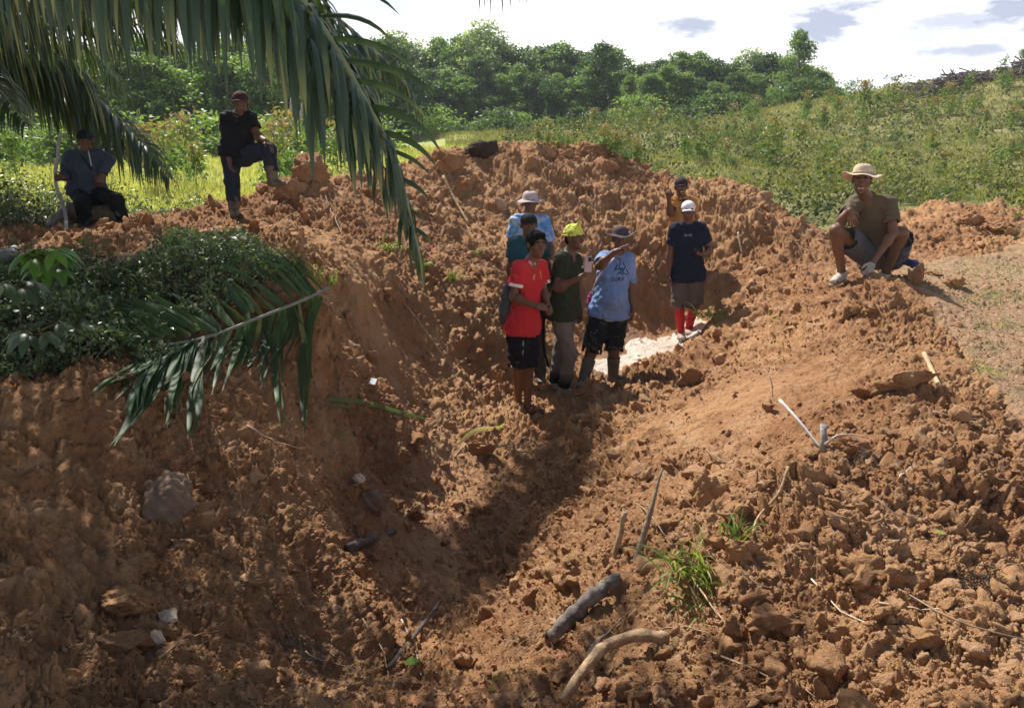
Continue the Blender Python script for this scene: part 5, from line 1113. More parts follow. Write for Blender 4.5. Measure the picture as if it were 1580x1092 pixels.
# navy T-shirt, white cap, red socks
Y4 = dep(1055, 524); print('Y4', Y4)
p = Person(Y4, dict(head=(1062, 325, -.02), neck=(1062, 347, 0), shA=(1042, 353, 0), shB=(1082, 352, 0), elA=(1033, 394, .02), wrA=(1032, 424, -.02), elB=(1095, 388, .0), wrB=(1086, 392, -.23),
     hipA=(1051, 428, 0), hipB=(1073, 428, 0), knA=(1048, 473, -.06), knB=(1071, 474, .02), anA=(1051, 514, -.04), anB=(1062, 508, .14), toA=(1053, 522, -.18), toB=(1065, 514, .02)),
     (-.05, -1, -.04), 'person in a navy T-shirt, white cap and red knee socks walking up the trench', (.15, .068, .038), size=.94)
p.body(dict(A=dict(to=(0, -.1, -1), palm=(1, 0, 0), side=(0, -1, 0)), B=dict(to=(-.85, -.4, .05), palm=(0, .1, 1), side=(.2, -.9, 0.2), curl=(.5, .6, .5))), hs=1.04)
p.hair(low=.01); p.cap_(cloth('white_cap', (.72, .68, .72)), tip=-.015, billen=.06)
NV = cloth('navy_shirt', (.008, .012, .03)); p.shirt(NV, .60, .02, i=.018, collar=NV)
p.decal([[(1057, 361), (1060, 363.5), (1057.4, 365), (1057, 361)], [(1060, 363.2), (1063, 362.8)], [(1063, 363), (1066.4, 360.6), (1067, 364.6), (1063, 363)]], .007, cloth('grey_print', (.28, .30, .38)), 'chest_print')
p.legs(cloth('taupe_shorts', (.105, .085, .078)), .99, i=.024, flare=.018)
RS = cloth('red_sock', (.42, .02, .025), bump=.003)
for q in 'AB': p.sock(q, RS, 0, .95); p.boot(q, cloth('pale_muddy_shoe', (.38, .30, .24)), .04, 'shoe', .008, M_RUB)
NP = p
# orange shirt behind
p = Person(10.2, dict(head=(1051, 288, -.02), neck=(1052, 307, 0), shA=(1038, 312, 0), shB=(1066, 312, 0), elA=(1034, 329, -.12), wrA=(1032, 307, -.22), elB=(1071, 338, 0), wrB=(1072, 360, -.05),
     hipA=(1045, 368, 0), hipB=(1060, 368, 0), knA=(1045, 400), knB=(1060, 400), anA=(1044, 432), anB=(1062, 432), toA=(1044, 440, -.1), toB=(1062, 440, -.1)), (0, -1, -.02),
     'person in an orange shirt and dark cap raising a hand behind the white capped one', (.15, .068, .038)); snap(p)
p.body(dict(A=dict(to=(-.15, -.1, 1), palm=(0, -1, 0), side=(.9, 0, .2), curl=(1.1, 1.2, .8), spread=.1), B=dict(to=(0, 0, -1), palm=(-1, 0, 0), side=(0, -1, 0))), smile=True)
p.hair(low=.01); p.cap_(cloth('dark_cap', (.03, .022, .024)), tip=-.005, billen=.05); p.shirt(cloth('orange_shirt', (.42, .19, .05)), .62, .02, collar=cloth('dark_collar', (.02, .015, .012)))
p.legs(cloth('dark_trousers', (.03, .03, .04)), 1.9, i=.012, name='trousers')
for q in 'AB': p.boot(q, M_RUB, .3)
# bucket hat, tie-dye
p = Person(8.65, dict(head=(818, 312, -.02), neck=(818, 335, 0), shA=(797, 342, 0), shB=(839, 343, 0), elA=(788, 374, .02), wrA=(789, 400, 0), elB=(849, 382, .0), wrB=(847, 406, -.06),
     hipA=(808, 420, 0), hipB=(829, 420, 0), knA=(808, 460), knB=(829, 460), anA=(806, 500), anB=(831, 500), toA=(806, 510, -.1), toB=(831, 510, -.1)), (0.05, -1, -.02),
     'person in a pale bucket hat and blue tie-dyed shirt at the back of the group', (.15, .068, .038)); snap(p)
p.body(dict(A=dict(to=(0, 0, -1), palm=(1, 0, 0), side=(0, -1, 0)), B=dict(to=(0, -.1, -1), palm=(-1, 0, 0), side=(0, -1, 0))))
p.hair(low=.01); p.brimhat(cloth('pale_hat', (.45, .36, .36)), crown=(.086, .102, .085), brim=.055, droop=.22, z0=.034, flat=.08, wav=.006)
m = NT('tie_dye'); _p = m.obj(); s_ = m.n('SeparateXYZ'); m.L.new(_p, s_.inputs[0]); f_ = m.noise(7, 3, .6, _p, 1.2); c_ = m.mix(m.rng(f_, .42, .58), (.10, .27, .58), (.42, .50, .62)); z_ = p.M[2] - p.base[2]
m.base(m.mix(m.rng(m.math('ADD', s_.outputs[2], m.math('MULTIPLY', f_, .15)), z_ - .12, z_ - .22), c_, (.34, .17, .17)), .85, .2); p.shirt(m.m, .75, .0, i=.018, collar=cloth('grey_collar', (.10, .12, .2)))
p.legs(cloth('dark_jeans', (.03, .035, .05)), 1.9, i=.012, name='jeans')
for q in 'AB': p.boot(q, M_RUB, .3)
b = MB(); w_ = p.j['wrB']; d_ = nrm(w_ - p.j['elB']); a_ = nrm(np.cross(d_, [0, 1, 0])); b_ = np.cross(d_, a_); b.add(*tube([w_ - d_ * .02 + (a_ * math.cos(a) + b_ * math.sin(a)) * .033 for a in np.linspace(0, 6.284, 17)], .009, 5, False)); b.build('watch', cloth('pale_watch', (.6, .6, .62), .3), p.t, True, p.base)
# teal shirt
p = Person(7.85, dict(head=(816, 347, -.02), neck=(815, 369, 0), shA=(796, 376, 0), shB=(833, 377, 0), elA=(788, 409, .03), wrA=(787, 434, .0), elB=(842, 406, .0), wrB=(849, 431, -.08),
     hipA=(806, 452, 0), hipB=(825, 452, 0), knA=(806, 500), knB=(825, 500), anA=(806, 560), anB=(834, 560), toA=(806, 570, -.1), toB=(834, 570, -.1)), (.1, -.99, -.14),
     'person in a dark teal shirt and black cap standing just behind the red shirted one', (.15, .068, .038)); snap(p)
p.body(dict(A=dict(to=(0, 0, -1), palm=(1, 0, 0), side=(0, -1, 0)), B=dict(to=(.1, -.2, -1), palm=(-1, 0, 0), side=(0, -1, 0))))
p.hair(low=.01); p.cap_(cloth('black_cap', (.012, .012, .016)), tip=.01, billen=.05, yaw=-.3); p.shirt(cloth('teal_shirt', (.018, .085, .105)), .68, .0, collar=cloth('teal_shirt', (.018, .085, .105)))
p.legs(cloth('grey_trousers', (.075, .068, .065)), 1.9, i=.014, name='trousers', waist=.06)
for q in 'AB': p.boot(q, BOOT, .5)
TP = p
# squatting person
Y8 = dep(1300, 437) ; print('Y8', Y8)
p = Person(Y8, dict(head=(1330, 279, -.10), neck=(1338, 307, .02), shA=(1320, 313, .08), shB=(1372, 315, -.08), elA=(1296, 344, -.16), wrA=(1311, 325, -.28), elB=(1378, 360, -.20), wrB=(1347, 404, -.32),
     hipA=(1345, 398, .18), hipB=(1378, 398, .20), knA=(1290, 356, -.22), knB=(1392, 360, -.18), anA=(1299, 421, -.05), anB=(1366, 424, -.02), toA=(1287, 434, -.16), toB=(1360, 434, -.16)),
     (-.42, -.88, -.06), 'person in a straw coloured sun hat squatting on the right ridge of the trench', (.17, .078, .042), size=1.03)
p.t.location = p.base = (float(p.j['anA'][0]), float(p.j['anA'][1]), float(p.j['anA'][2] - .08))
p.body(dict(A=dict(to=(.30, -.25, -.9), palm=(.2, .9, -.2), side=(.9, 0, .2), curl=(.25, .5, .4), spread=.12), B=dict(to=(-.3, -.25, -.75), palm=(-.3, .8, -.3), side=(-.8, 0, .2), curl=(.8, .9, .6))), hs=1.04, smile=True)
p.hair(low=.005); STR = cloth('straw_hat', (.58, .44, .31), .9); p.brimhat(STR, crown=(.088, .106, .095), brim=.085, droop=.10, z0=.050, pitch=.26, up_side=.0, wav=.020, flat=.12, name='sun_hat', band=cloth('hat_band', (.42, .33, .27)))
KH = cloth('khaki_shirt', (.115, .088, .055)); p.shirt(KH, .62, .02, i=.018, collar=KH)
p.legs(cloth('grey_shorts', (.085, .085, .10)), .80, i=.030, flare=.03, waist=.04)
WS = cloth('dusty_pale_shoe', (.50, .43, .36)); 
for q in 'AB': p.boot(q, WS, .06, 'shoe', .008, cloth('shoe_sole', (.3, .26, .2)))
gl = SDF(.004); p.hand(gl, 'wrB', to=(-.3, -.25, -.75), palm=(-.3, .8, -.3), side=(-.8, 0, .2), curl=(.8, .9, .6), size=1.13); p.mesh('work_glove', gl, cloth('grey_glove', (.36, .32, .29)))
SP = p
# foot up on the dirt heap
Y9 = dep(362, 334); print('Y9', Y9)
p = Person(Y9, dict(head=(371, 158, -.02), neck=(370, 177, 0), shA=(350, 183, 0), shB=(386, 183, 0), elA=(349, 220, .03), wrA=(354, 245, -.13), elB=(398, 211, -.06), wrB=(409, 217, -.27),
     hipA=(356, 241, 0), hipB=(376, 241, 0), knA=(358, 281, -.03), knB=(414, 231, -.26), anA=(361, 323, 0), anB=(421, 277, -.22), toA=(363, 331, -.14), toB=(435, 283, -.28)),
     (.1, -.99, -.05), 'person in black T-shirt and cap resting one boot on the dirt heap', (.14, .062, .034))
p.t.location = p.base = (float(p.j['anA'][0]), float(p.j['anA'][1]), float(p.j['anA'][2] - .08))
p.body(dict(A=dict(to=(.05, -.1, -1), palm=(1, 0, 0), side=(0, -1, 0)), B=dict(to=(.7, -.3, -.5), palm=(0, 0, -1), side=(-.2, -1, 0), curl=(.3, .4, .3))))
p.hair(low=.01); p.cap_(cloth('maroon_cap', (.05, .014, .016)), bill=cloth('cap_bill', (.07, .045, .045)), tip=-.01, billen=.06); p.shirt(cloth('black_shirt', (.007, .007, .010), dirt=.04), .60, .0, collar=cloth('black_shirt', (.007, .007, .010), dirt=.04))
p.legs(cloth('blue_jeans', (.014, .021, .038), bump=.003), 1.7, i=.016, name='jeans')
for q in 'AB': p.boot(q, BOOT, .5)
# seated in the shade
p = Person(8.9, dict(head=(131, 217, -.02), neck=(128, 236, 0), shA=(108, 243, 0), shB=(153, 240, 0), elA=(103, 263, -.02), wrA=(99, 275, -.22), elB=(168, 248, .0), wrB=(158, 270, -.10),
     hipA=(124, 300, 0), hipB=(147, 300, 0), knA=(128, 316, -.36), knB=(178, 308, -.30), anA=(132, 350, -.34), anB=(192, 345, -.36), toA=(133, 356, -.46), toB=(196, 352, -.48)),
     (.25, -.96, -.03), 'person in grey blue long sleeves seated in palm shade holding a walking stick', (.13, .058, .032))
p.body(dict(A=dict(to=(-.5, -.6, .1), palm=(.6, -.5, 0), side=(0, -.2, 1), curl=(1.1, 1.2, .8)), B=dict(to=(-.3, -.3, -.8), palm=(-.3, .9, 0), side=(-.7, 0, .3), curl=(.6, .7, .5))))
p.hair(low=.01); p.cap_(cloth('black_cap', (.01, .01, .012)), tip=-.005, billen=.06)
GB_ = cloth('grey_blue_shirt', (.035, .048, .068)); p.shirt(GB_, 1.0, .0, i=.02, sl_i=.016, collar=GB_, name='jacket')
for q in 'AB':
    e = SDF(.005); p.limb(e, 'el' + q, 'wr' + q, .050, .034, 0, .92, .012, True)
    V, F = e.build(fold=(.004, 40, 9)); np_mesh('sleeve', V, F, GB_, True, p.t, None, p.base)
p.decal([[(136, 232), (139, 245), (141, 256)]], .012, cloth('pale_zip', (.4, .4, .42)), 'zip'); p.decal([[(124, 238), (133, 250), (142, 262)]], .02, cloth('black_strap', (.01, .01, .012)), 'chest_strap')
p.legs(cloth('black_trousers', (.006, .007, .010)), 1.9, i=.014, name='trousers')
for q in 'AB': p.boot(q, M_RUB, .5)
XP = p
print('people', time.time() - T0)

# ---------------------------------------------------------------- things carried, worn loose or held
def box(c, R_, hx, hy, hz, bev=.004):
    import bmesh
    bm = bmesh.new(); bmesh.ops.create_cube(bm, size=1); bmesh.ops.scale(bm, vec=(hx * 2, hy * 2, hz * 2), verts=bm.verts)
    if bev: bmesh.ops.bevel(bm, geom=bm.edges[:], offset=bev, segments=2, affect='EDGES')
    V = np.array([v.co[:] for v in bm.verts]) @ np.array(R_) + vec(c); T = [[v.index for v in f.verts] for f in bm.faces]; bm.free()
    Q = np.array([t for t in T if len(t) == 4]); T3 = np.array([[t[0], t[1], t[2], t[2]] for t in T if len(t) == 3]).reshape(-1, 4); return V, (np.concatenate([Q, T3]) if len(T3) else Q)
def frame_of(x, z): x = nrm(x); y = nrm(np.cross(z, x)); return [x, y, np.cross(x, y)]
def phone(c, R_, label, body, glass):
    t = thing('phone', tuple(c), label, 'phone'); m_ = MB(); m_.add(*box(c, R_, .037, .0045, .075)); m_.build('phone_body', body, t, False, c)
    m_ = MB(); m_.add(*box(vec(c) - np.array(R_[1]) * .0055 + np.array(R_[0]) * .014 + np.array(R_[2]) * .048, R_, .018, .0015, .020, .001)); cam_b = m_.build('camera_bump', glass, t, False, c)
    for dx, dz in ((-.008, .009), (.008, .009), (-.008, -.009)):
        m_ = MB(); q = vec(c) - np.array(R_[1]) * .0075 + np.array(R_[0]) * (.014 + dx) + np.array(R_[2]) * (.048 + dz); m_.add(*tube([q, q - np.array(R_[1]) * .0015], .006, 12)); m_.build('lens', M_EYE if False else glass, cam_b, True, c)
PBL = mat_simple('pink_phone_back', (.40, .30, .33), .3, .5, .05); DRK = mat_simple('dark_glass', (.01, .01, .014), .15, .5, .05)
phone(P(907.5, 408, Y2 - .30), frame_of((1, .25, 0), (.1, 0, 1)), 'pale pink phone with round lenses held up by the yellow capped person', PBL, DRK)
hb = NP.j['wrB'] + np.array([-.10, -.06, .035]); phone(hb, frame_of((.9, .3, .1), (.1, -.5, .5)), 'dark phone held low in the hand of the navy shirted person', DRK, DRK)
def stick(name, pts_, r0, r1, mat, label, cat='stick', seg=8, n_=12, group=None, wob=.0, seed=0, child=None):
    sp = spline(pts_, n_); r = np.random.default_rng(seed); sp = sp + r.normal(0, 1, sp.shape) * wob; m_ = MB(); rad = np.linspace(r0, r1, n_) * (1 + r.normal(0, .08, n_)); m_.add(*tube(sp, rad, seg))
    o = m_.build(name, mat, None, True, sp[0]); o.location = tuple(sp[0]); return tag(o, label, cat, group)
M_PALE = mat_simple('pale_dry_wood', (.50, .42, .33), .8, .2, .25, 30, .002, 80); M_WOOD = mat_simple('weathered_wood', (.26, .19, .13), .9, .2, .5, 22, .008, 45); M_GREYW = mat_simple('grey_wood', (.33, .31, .29), .85, .2, .3, 18, .004, 60); M_CHAR = mat_simple('grey_black_bark', (.10, .085, .075), .7, .3, .6, 9, .006, 30); M_TAN = mat_simple('peeled_branch', (.36, .24, .14), .85, .2, .5, 22, .008, 40)
hA = XP.j['wrA'] + np.array([-.05, -.07, .0]); gb = G(103, 384)
stick('walking_stick', [P(92, 207, 8.75), tuple(hA), P(100, 330, 8.3), gb + Vector((0, 0, -.03))], .016, .020, M_GREYW, 'long grey walking stick in the hand of the seated person', wob=.004)
lg = [P(60, 372, 8.1), P(120, 312, 8.8), P(215, 308, 9.1)]
stick('fallen_log', [G(8, 405) + Vector((0, 0, .05)), P(48, 370, 8.2), P(100, 325, 8.9)], .05, .04, M_GREYW, 'grey leaning log in the scrub left of the seated person', 'log', wob=.004)
zz = float(XP.j['hipA'][2]); so = stick('seat_log', [Vector((XP.H[0] - .28, XP.H[1] + .12, zz - .20)), Vector((XP.H[0], XP.H[1] + .1, zz - .21)), Vector((XP.H[0] + .28, XP.H[1] + .12, zz - .24))], .11, .10, M_BARK, 'dark log under the seated person', 'log', 12)
stick('machete_sheath', [TP.j['wrB'] + np.array([-.02, -.08, .02]), P(838, 520, Y1 + .35), P(846, 566, Y1 + .3)], .014, .010, BLK, 'thin black machete sheath hanging between the red and the green shirted persons', 'machete')
# grey shoulder bag on the back of the red-shirted person
def soft_bag(name, c, ax, rad, mat, strap_pts, label, cat, strap_mat=None):
    t = thing(name, tuple(c), label, cat); d = SDF(.005); d.ell(c, rad, ax, 0); d.ell(vec(c) - np.array(ax[2]) * rad[2] * .5, np.array(rad) * [1.1, 1.05, .6], ax, .04); V, F = d.build(fold=(.005, 45, 8)); np_mesh('bag_body', V, F, mat, True, t, None, c)
    if strap_pts is not None: m_ = MB(); m_.add(*tube(spline(strap_pts, 16), .009, 5)); m_.build('strap', strap_mat or mat, t, True, c)
soft_bag('shoulder_bag', P(782, 468, Y1 + .05), [(1, 0, 0), (0, 1, 0), (.18, 0, .98)], (.055, .10, .20), cloth('grey_bag', (.075, .08, .085)), [P(783, 440, Y1 + .05), P(796, 415, Y1 - .06), P(808, 404, Y1 + .0), P(812, 412, Y1 + .12)], 'slack grey bag hanging on the back of the red shirted person', 'bag')
m = NT('red_blue_pouch'); m.base(m.mix(m.rng(m.noise(26, 2, .5, m.obj()), .47, .53), (.45, .03, .05), (.03, .06, .3)), .8, .2)
soft_bag('sling_pouch', P(911, 462, Y3 + .08), np.eye(3), (.03, .05, .08), m.m, [P(912, 455, Y3 + .06), P(920, 435, Y3 - .02), P(931, 416, Y3 - .14), P(944, 402, Y3 - .13), P(950, 395, Y3 + .02)], 'small red and blue pouch on a pale cord at the side of the pointing person', 'pouch', cloth('pale_cord', (.6, .5, .55)))
# stone by the glove, cloth bundle behind the squatting person
def lump(name, c, rad, seed, mat, label, cat, sub=4, rough=.3, cuts=8, rot=None, group=None, tint=.1):
    V, F = clod_shape(sub, seed, rough, cuts); V = V / np.abs(V).max(0) * np.array(rad); a = seed * 1.7 if rot is None else rot; ca, sa = math.cos(a), math.sin(a); V = V @ np.array([[ca, sa, 0], [-sa, ca, 0], [0, 0, 1]])
    if sub >= 4: V = V * (1 + .06 * n3(V / max(rad), 9, seed)[:, None] + .03 * n3(V / max(rad), 22, seed)[:, None])
    o = np_mesh(name, V, F, mat, True, None, {'tint': np.full(len(V), tint)}); o.location = tuple(c); return tag(o, label, cat, group)
M_STONE = mat_simple('dusty_stone', (.42, .30, .20), .9, .2, .2, 10, .004, 50); M_DARKS = mat_simple('dark_topsoil', (.055, .035, .025), .95, .2, .4, 10, .02, 40)
lump('stone', P(1349, 433, Y8 - .38), (.055, .045, .045), 301, M_STONE, 'rounded stone under the gloved hand of the squatting person', 'stone', 3)
g = G(1404, 410); o = lump('cloth_bundle', P(1404, 407, Y8 + .05), (.10, .08, .05), 303, cloth('blue_black_cloth', (.03, .045, .14)), 'blue and black cloth bundle on the ridge behind the squatting person', 'bundle', 4, .5, 3)
HAZE = .0006
# ---------------------------------------------------------------- distinct clods, stones, wood and plants on the dug ground
def clod(u, v, r_px, label, seed, asp=(1, .8, .75), mat=None, cat='clod', rough=.3, cuts=8, sink=.35, tint=.0, sub=5, name='clay_clod'):
    g = G(u, v); m_per = g.y / FPX / .95; r = r_px * m_per; return lump(name, g + Vector((0, r * .35, r * (.55 - (sink if mat is not M_PSTONE else .0)))), (r * asp[0], r * asp[1], r * asp[2]), seed, mat or M_SOIL, label, cat, sub, rough, cuts, 0, None, tint)
M_GCLAY = mat_simple('grey_brown_clay', (.20, .135, .095), .95, .2, .25, 9, .01, 45); M_PSTONE = mat_simple('pale_stone', (.55, .42, .31), .9, .2, .2, 12, .005, 60)
CL = [(245, 800, 56, 'large smooth boulder of grey brown clay on the shaded left slope', (1, .7, 1.05), M_GCLAY, 'boulder'), (567, 782, 30, 'squat grey brown clay block at the bottom of the left bank', (1, .8, .8), M_GCLAY, 'clod'), (215, 885, 36, 'flat topped clay clod left of the pale stones in the foreground', (1.1, .8, .7), None, 'clod'),
      (262, 962, 22, 'pale flat stone lying topmost of the stones in the left foreground', (1.1, .8, .5), M_PSTONE, 'stone'), (240, 998, 20, 'cream coloured angular stone in the left foreground', (.8, .6, 1), M_PSTONE, 'stone'), (185, 945, 46, 'broad clay lump in the shade below the flat topped clod', (1.2, .8, .7), None, 'clod'),
      (180, 1010, 50, 'big crumbling clay lump near the lower left corner', (1.2, .8, .8), None, 'clod'), (298, 1058, 24, 'round brown clod at the lower left edge of the picture', (1, .9, .9), None, 'clod'), (385, 905, 26, 'sun flecked clay clod right of the pale stones', (1.3, .8, .6), None, 'clod'),
      (552, 748, 13, 'small pale round stone above the grey brown block', (1, .9, .8), M_PSTONE, 'stone'), (715, 292, 28, 'large brown clay lump high on the left of the earth mound', (1.1, .8, .8), None, 'clod'), (690, 262, 30, 'leaning clay slab near the left crest of the earth mound', (1.2, .8, .9), None, 'clod'),
      (768, 322, 15, 'smooth oval clod halfway up the earth mound', (.9, .8, 1.1), M_STONE, 'clod'), (752, 243, 30, 'dark clump of topsoil and roots on the mound crest', (1.2, .8, .6), M_DARKS, 'clump'), (876, 242, 17, 'upright rounded clod on the middle of the mound crest', (1, .8, 1), None, 'clod'),
      (918, 238, 24, 'broad clay block at the right of the mound crest', (1.2, .9, .8), None, 'clod'), (940, 262, 18, 'clay block just below the right crest of the mound', (1.1, .8, .8), None, 'clod'), (845, 238, 14, 'small peaked clod left of the upright rounded one', (1, .8, .9), None, 'clod'),
      (470, 285, 34, 'jagged clay block forming the peak by the propped boot', (1.0, .8, 1.1), None, 'clod'), (440, 300, 26, 'clay block under the boot of the black shirted person', (1.2, .8, .8), None, 'clod'), (1548, 357, 20, 'square brown block on the far right dirt heap', (1.1, .8, .8), None, 'clod'),
      (1500, 345, 16, 'smaller clay lump left of the square brown block', (1.1, .8, .8), None, 'clod'), (1452, 372, 14, 'low clay lump at the front of the far right heap', (1.2, .8, .8), None, 'clod'), (1412, 440, 20, 'pointed clay pinnacle right of the squatting person', (.7, .6, 1.5), None, 'clod'),
      (1470, 442, 22, 'broken clod lying on the flat ground right of the pinnacle', (1.3, .8, .7), None, 'clod'), (1440, 425, 12, 'flat reddish slab between the bundle and the flat ground', (1.4, .8, .4), None, 'slab'), (1405, 600, 40, 'layered clay slab on the right ridge', (1.4, .7, .6), None, 'slab'),
      (1095, 775, 34, 'upright clay block with a sheer shaded side above the grass tuft', (1, .8, 1.2), None, 'clod'), (1145, 860, 30, 'rounded clay clod right of the grass tuft', (1.2, .8, .8), None, 'clod'), (1320, 700, 26, 'brown clod below the grey stump', (1.2, .8, .8), None, 'clod'),
      (875, 800, 18, 'brown clod on the right side of the trench floor', (1.2, .8, .8), None, 'clod'), (640, 800, 16, 'clod at the edge of the muddy track', (1.2, .8, .8), None, 'clod'), (740, 700, 24, 'clay clod in the group shadow on the trench floor', (1.2, .8, .8), None, 'clod'), (1190, 980, 44, 'large crumbly clay mass at the bottom right', (1.3, .9, .8), None, 'clod'), (1430, 1000, 44, 'large clay mass near the lower right corner', (1.2, .9, .8), None, 'clod'), (1340, 890, 40, 'lumpy clay mass on the right foreground slope', (1.3, .9, .8), None, 'clod')]
for i, (u, v, r, lb, asp, mt, ct) in enumerate(CL):
    clod(u, v, r, lb, 400 + i, asp, mt, ct, rough=.38 if mt is None else .22, cuts=10 if mt is None else 6, name={'boulder': 'clay_boulder', 'stone': 'stone', 'slab': 'clay_slab', 'clump': 'soil_clump'}.get(ct, 'clay_clod'))

def gstick(name, pix, r0, r1, mat, label, lift=(.0, .0), cat='stick', **k):
    n_ = len(pix); ls = np.linspace(lift[0], lift[1], n_); return stick(name, [G(u, v, l_) for (u, v), l_ in zip(pix, ls)], r0, r1, mat, label, cat, **k)
def from_ground(pix_foot, u1, v1, y_off):
    g = G(*pix_foot); return [g + Vector((0, 0, -.05)), P(u1, v1, g.y + y_off)]
g0 = G(852, 990, .02); g1 = P(955, 893, G(955, 900).y - .02)
stick('charred_log', [g0, lerp(g0, g1, .5) + np.array([0, 0, .03]), g1], .037, .030, mat_simple('grey_bark_log', (.19, .16, .14), .8, .2, .7, 14, .012, 45), 'thick dark half buried log in the lower middle', 'log', 14, 20, wob=.005)
a, b = from_ground((978, 868), 1022, 722, .18); stick('pointed_stake', [a, lerp(a, b, .5), b], .021, .005, M_WOOD, 'tall pointed stick standing out of the soil above the charred log', wob=.001)
a, b = from_ground((946, 862), 964, 790, .06); stick('short_stake', [a, lerp(a, b, .5), b], .014, .012, M_TAN, 'short pale stake left of the tall pointed stick', wob=.002)
g0, g1, g2 = G(868, 1092, .03), G(935, 1030, .10), G(1030, 1003, .05); bt = thing('forked_branch', tuple(g0), 'thick peeled forked branch at the bottom edge', 'branch')
m_ = MB(); m_.add(*tube(spline([g0, lerp(g0, g1, .6) + np.array([0, 0, .02]), g1, lerp(g1, g2, .5) + np.array([0, 0, .03]), g2], 20) + RNG.normal(0, .002, (20, 3)), np.linspace(.018, .026, 20) * (1 + RNG.normal(0, .06, 20)), 10)); m_.build('main_stem', M_TAN, bt, True, g0)
m_ = MB(); h0 = lerp(g0, g1, .45); h1 = P(925, 985, G(925, 985).y); m_.add(*tube(spline([h0, lerp(h0, h1, .5) + np.array([0, 0, .02]), h1], 10), np.linspace(.017, .012, 10), 8)); m_.build('side_stem', M_WOOD, bt, True, g0)
m_ = MB(); m_.add(*tube(spline([lerp(g0, g1, .75), P(945, 1050, h1.y - .1), P(955, 1090, h1.y - .25)], 8), np.linspace(.008, .004, 8), 6)); m_.build('twig', M_TAN, bt, True, g0)
gs = G(1271, 697); bt = thing('grey_stump', tuple(gs), 'splintered grey stump with a long white stick leaning on it on the right slope', 'stump')
m_ = MB(); m_.add(*tube([gs + Vector((0, 0, -.05)), gs + Vector((.0, .01, .06)), P(1270, 655, gs.y + .03)], [.022, .018, .016], 9)); m_.build('stump_stem', M_GREYW, bt, True, gs)
m_ = MB(); m_.add(*tube(spline([P(1273, 686, gs.y - .02), P(1292, 672, gs.y - .02), P(1318, 671, gs.y + .02), P(1345, 677, gs.y)], 10), np.linspace(.008, .003, 10), 6)); m_.build('side_twig', M_PALE, bt, True, gs)
m_ = MB(); m_.add(*tube(spline([P(1268, 694, gs.y + .01), P(1235, 652, gs.y + .14), P(1203, 617, gs.y + .3)], 12), np.linspace(.006, .009, 12), 7)); m_.build('white_stick', mat_simple('white_wood', (.62, .58, .55), .7, .3, .12, 30), bt, True, gs)
gstick('yellow_wood_piece', [(1424, 556), (1435, 575), (1448, 600)], .016, .012, mat_simple('fresh_wood', (.46, .33, .18), .8), 'curved strip of pale yellowish wood on the right ridge', (.05, .02))
gstick('mound_stick', [(684, 283), (700, 312), (725, 352)], .022, .016, M_TAN, 'pale stick lying down the left side of the earth mound', (.10, .03))
gstick('mound_splinter', [(1138, 368), (1141, 380), (1144, 392)], .014, .010, M_PALE, 'short pale splinter on the right side of the mound', (.08, .02))
gstick('dark_branch', [(540, 852), (570, 842), (607, 828)], .03, .02, M_CHAR, 'dark wet branch lying across the trench bottom', (.03, .04), cat='branch')
gstick('shaded_stick', [(500, 560 + 120), (600, 1040), (680, 940)][1:], .012, .008, M_CHAR, 'thin dark stick in the shade at the bottom middle', (.03, .05))
gstick('root', [(1215, 735), (1200, 775), (1168, 812), (1160, 838)], .007, .004, M_TAN, 'crooked pale root right of the grass tuft', (.05, .04), cat='root')
# thin dry twigs and rootlets
TW = [[(1250, 900), (1300, 950), (1390, 1000)], [(1100, 1015), (1180, 1050), (1260, 1085)], [(1385, 915), (1470, 965), (1580, 1002)], [(1350, 935), (1420, 948), (1500, 950)], [(1500, 730), (1540, 745), (1575, 760)], [(1365, 722), (1385, 735), (1402, 752)], [(1385, 745), (1400, 733), (1412, 725)], [(570, 470), (600, 520), (650, 575)], [(600, 470), (650, 540), (680, 570)],
      [(625, 470), (690, 560), (700, 580)], [(290, 735), (293, 765), (305, 795)], [(560, 330), (570, 350), (585, 375)], [(500, 300), (512, 330), (528, 365)], [(1060, 890), (1110, 960), (1150, 985)], [(1150, 890), (1160, 905), (1185, 918)], [(1440, 640), (1480, 650), (1510, 655)], [(1530, 890), (1555, 880), (1580, 880)], [(470, 1010), (510, 1030), (560, 1045)], [(620, 960), (640, 1010), (650, 1050)],
      [(560, 960), (590, 1010), (600, 1060)], [(1090, 700), (1140, 730), (1170, 745)], [(380, 660), (430, 690), (470, 700)], [(250, 1020), (290, 990), (340, 985)], [(1330, 760), (1380, 800), (1420, 806)], [(905, 1010), (930, 990), (960, 960)], [(1000, 985), (1050, 975), (1100, 990)], [(980, 780), (1010, 810), (1040, 850)], [(700, 710), (720, 690), (745, 700)], [(640, 570), (700, 610), (720, 660)], [(1180, 570), (1190, 600), (1180, 640)]]
for i, t_ in enumerate(TW): gstick('twig', t_, .0045, .002, [M_PALE, M_TAN, M_WOOD][i % 3], 'thin dry twig lying on the loose soil', (.02, .03), group='dry twigs on the dug soil', seg=5, n_=9, wob=.004, seed=i)
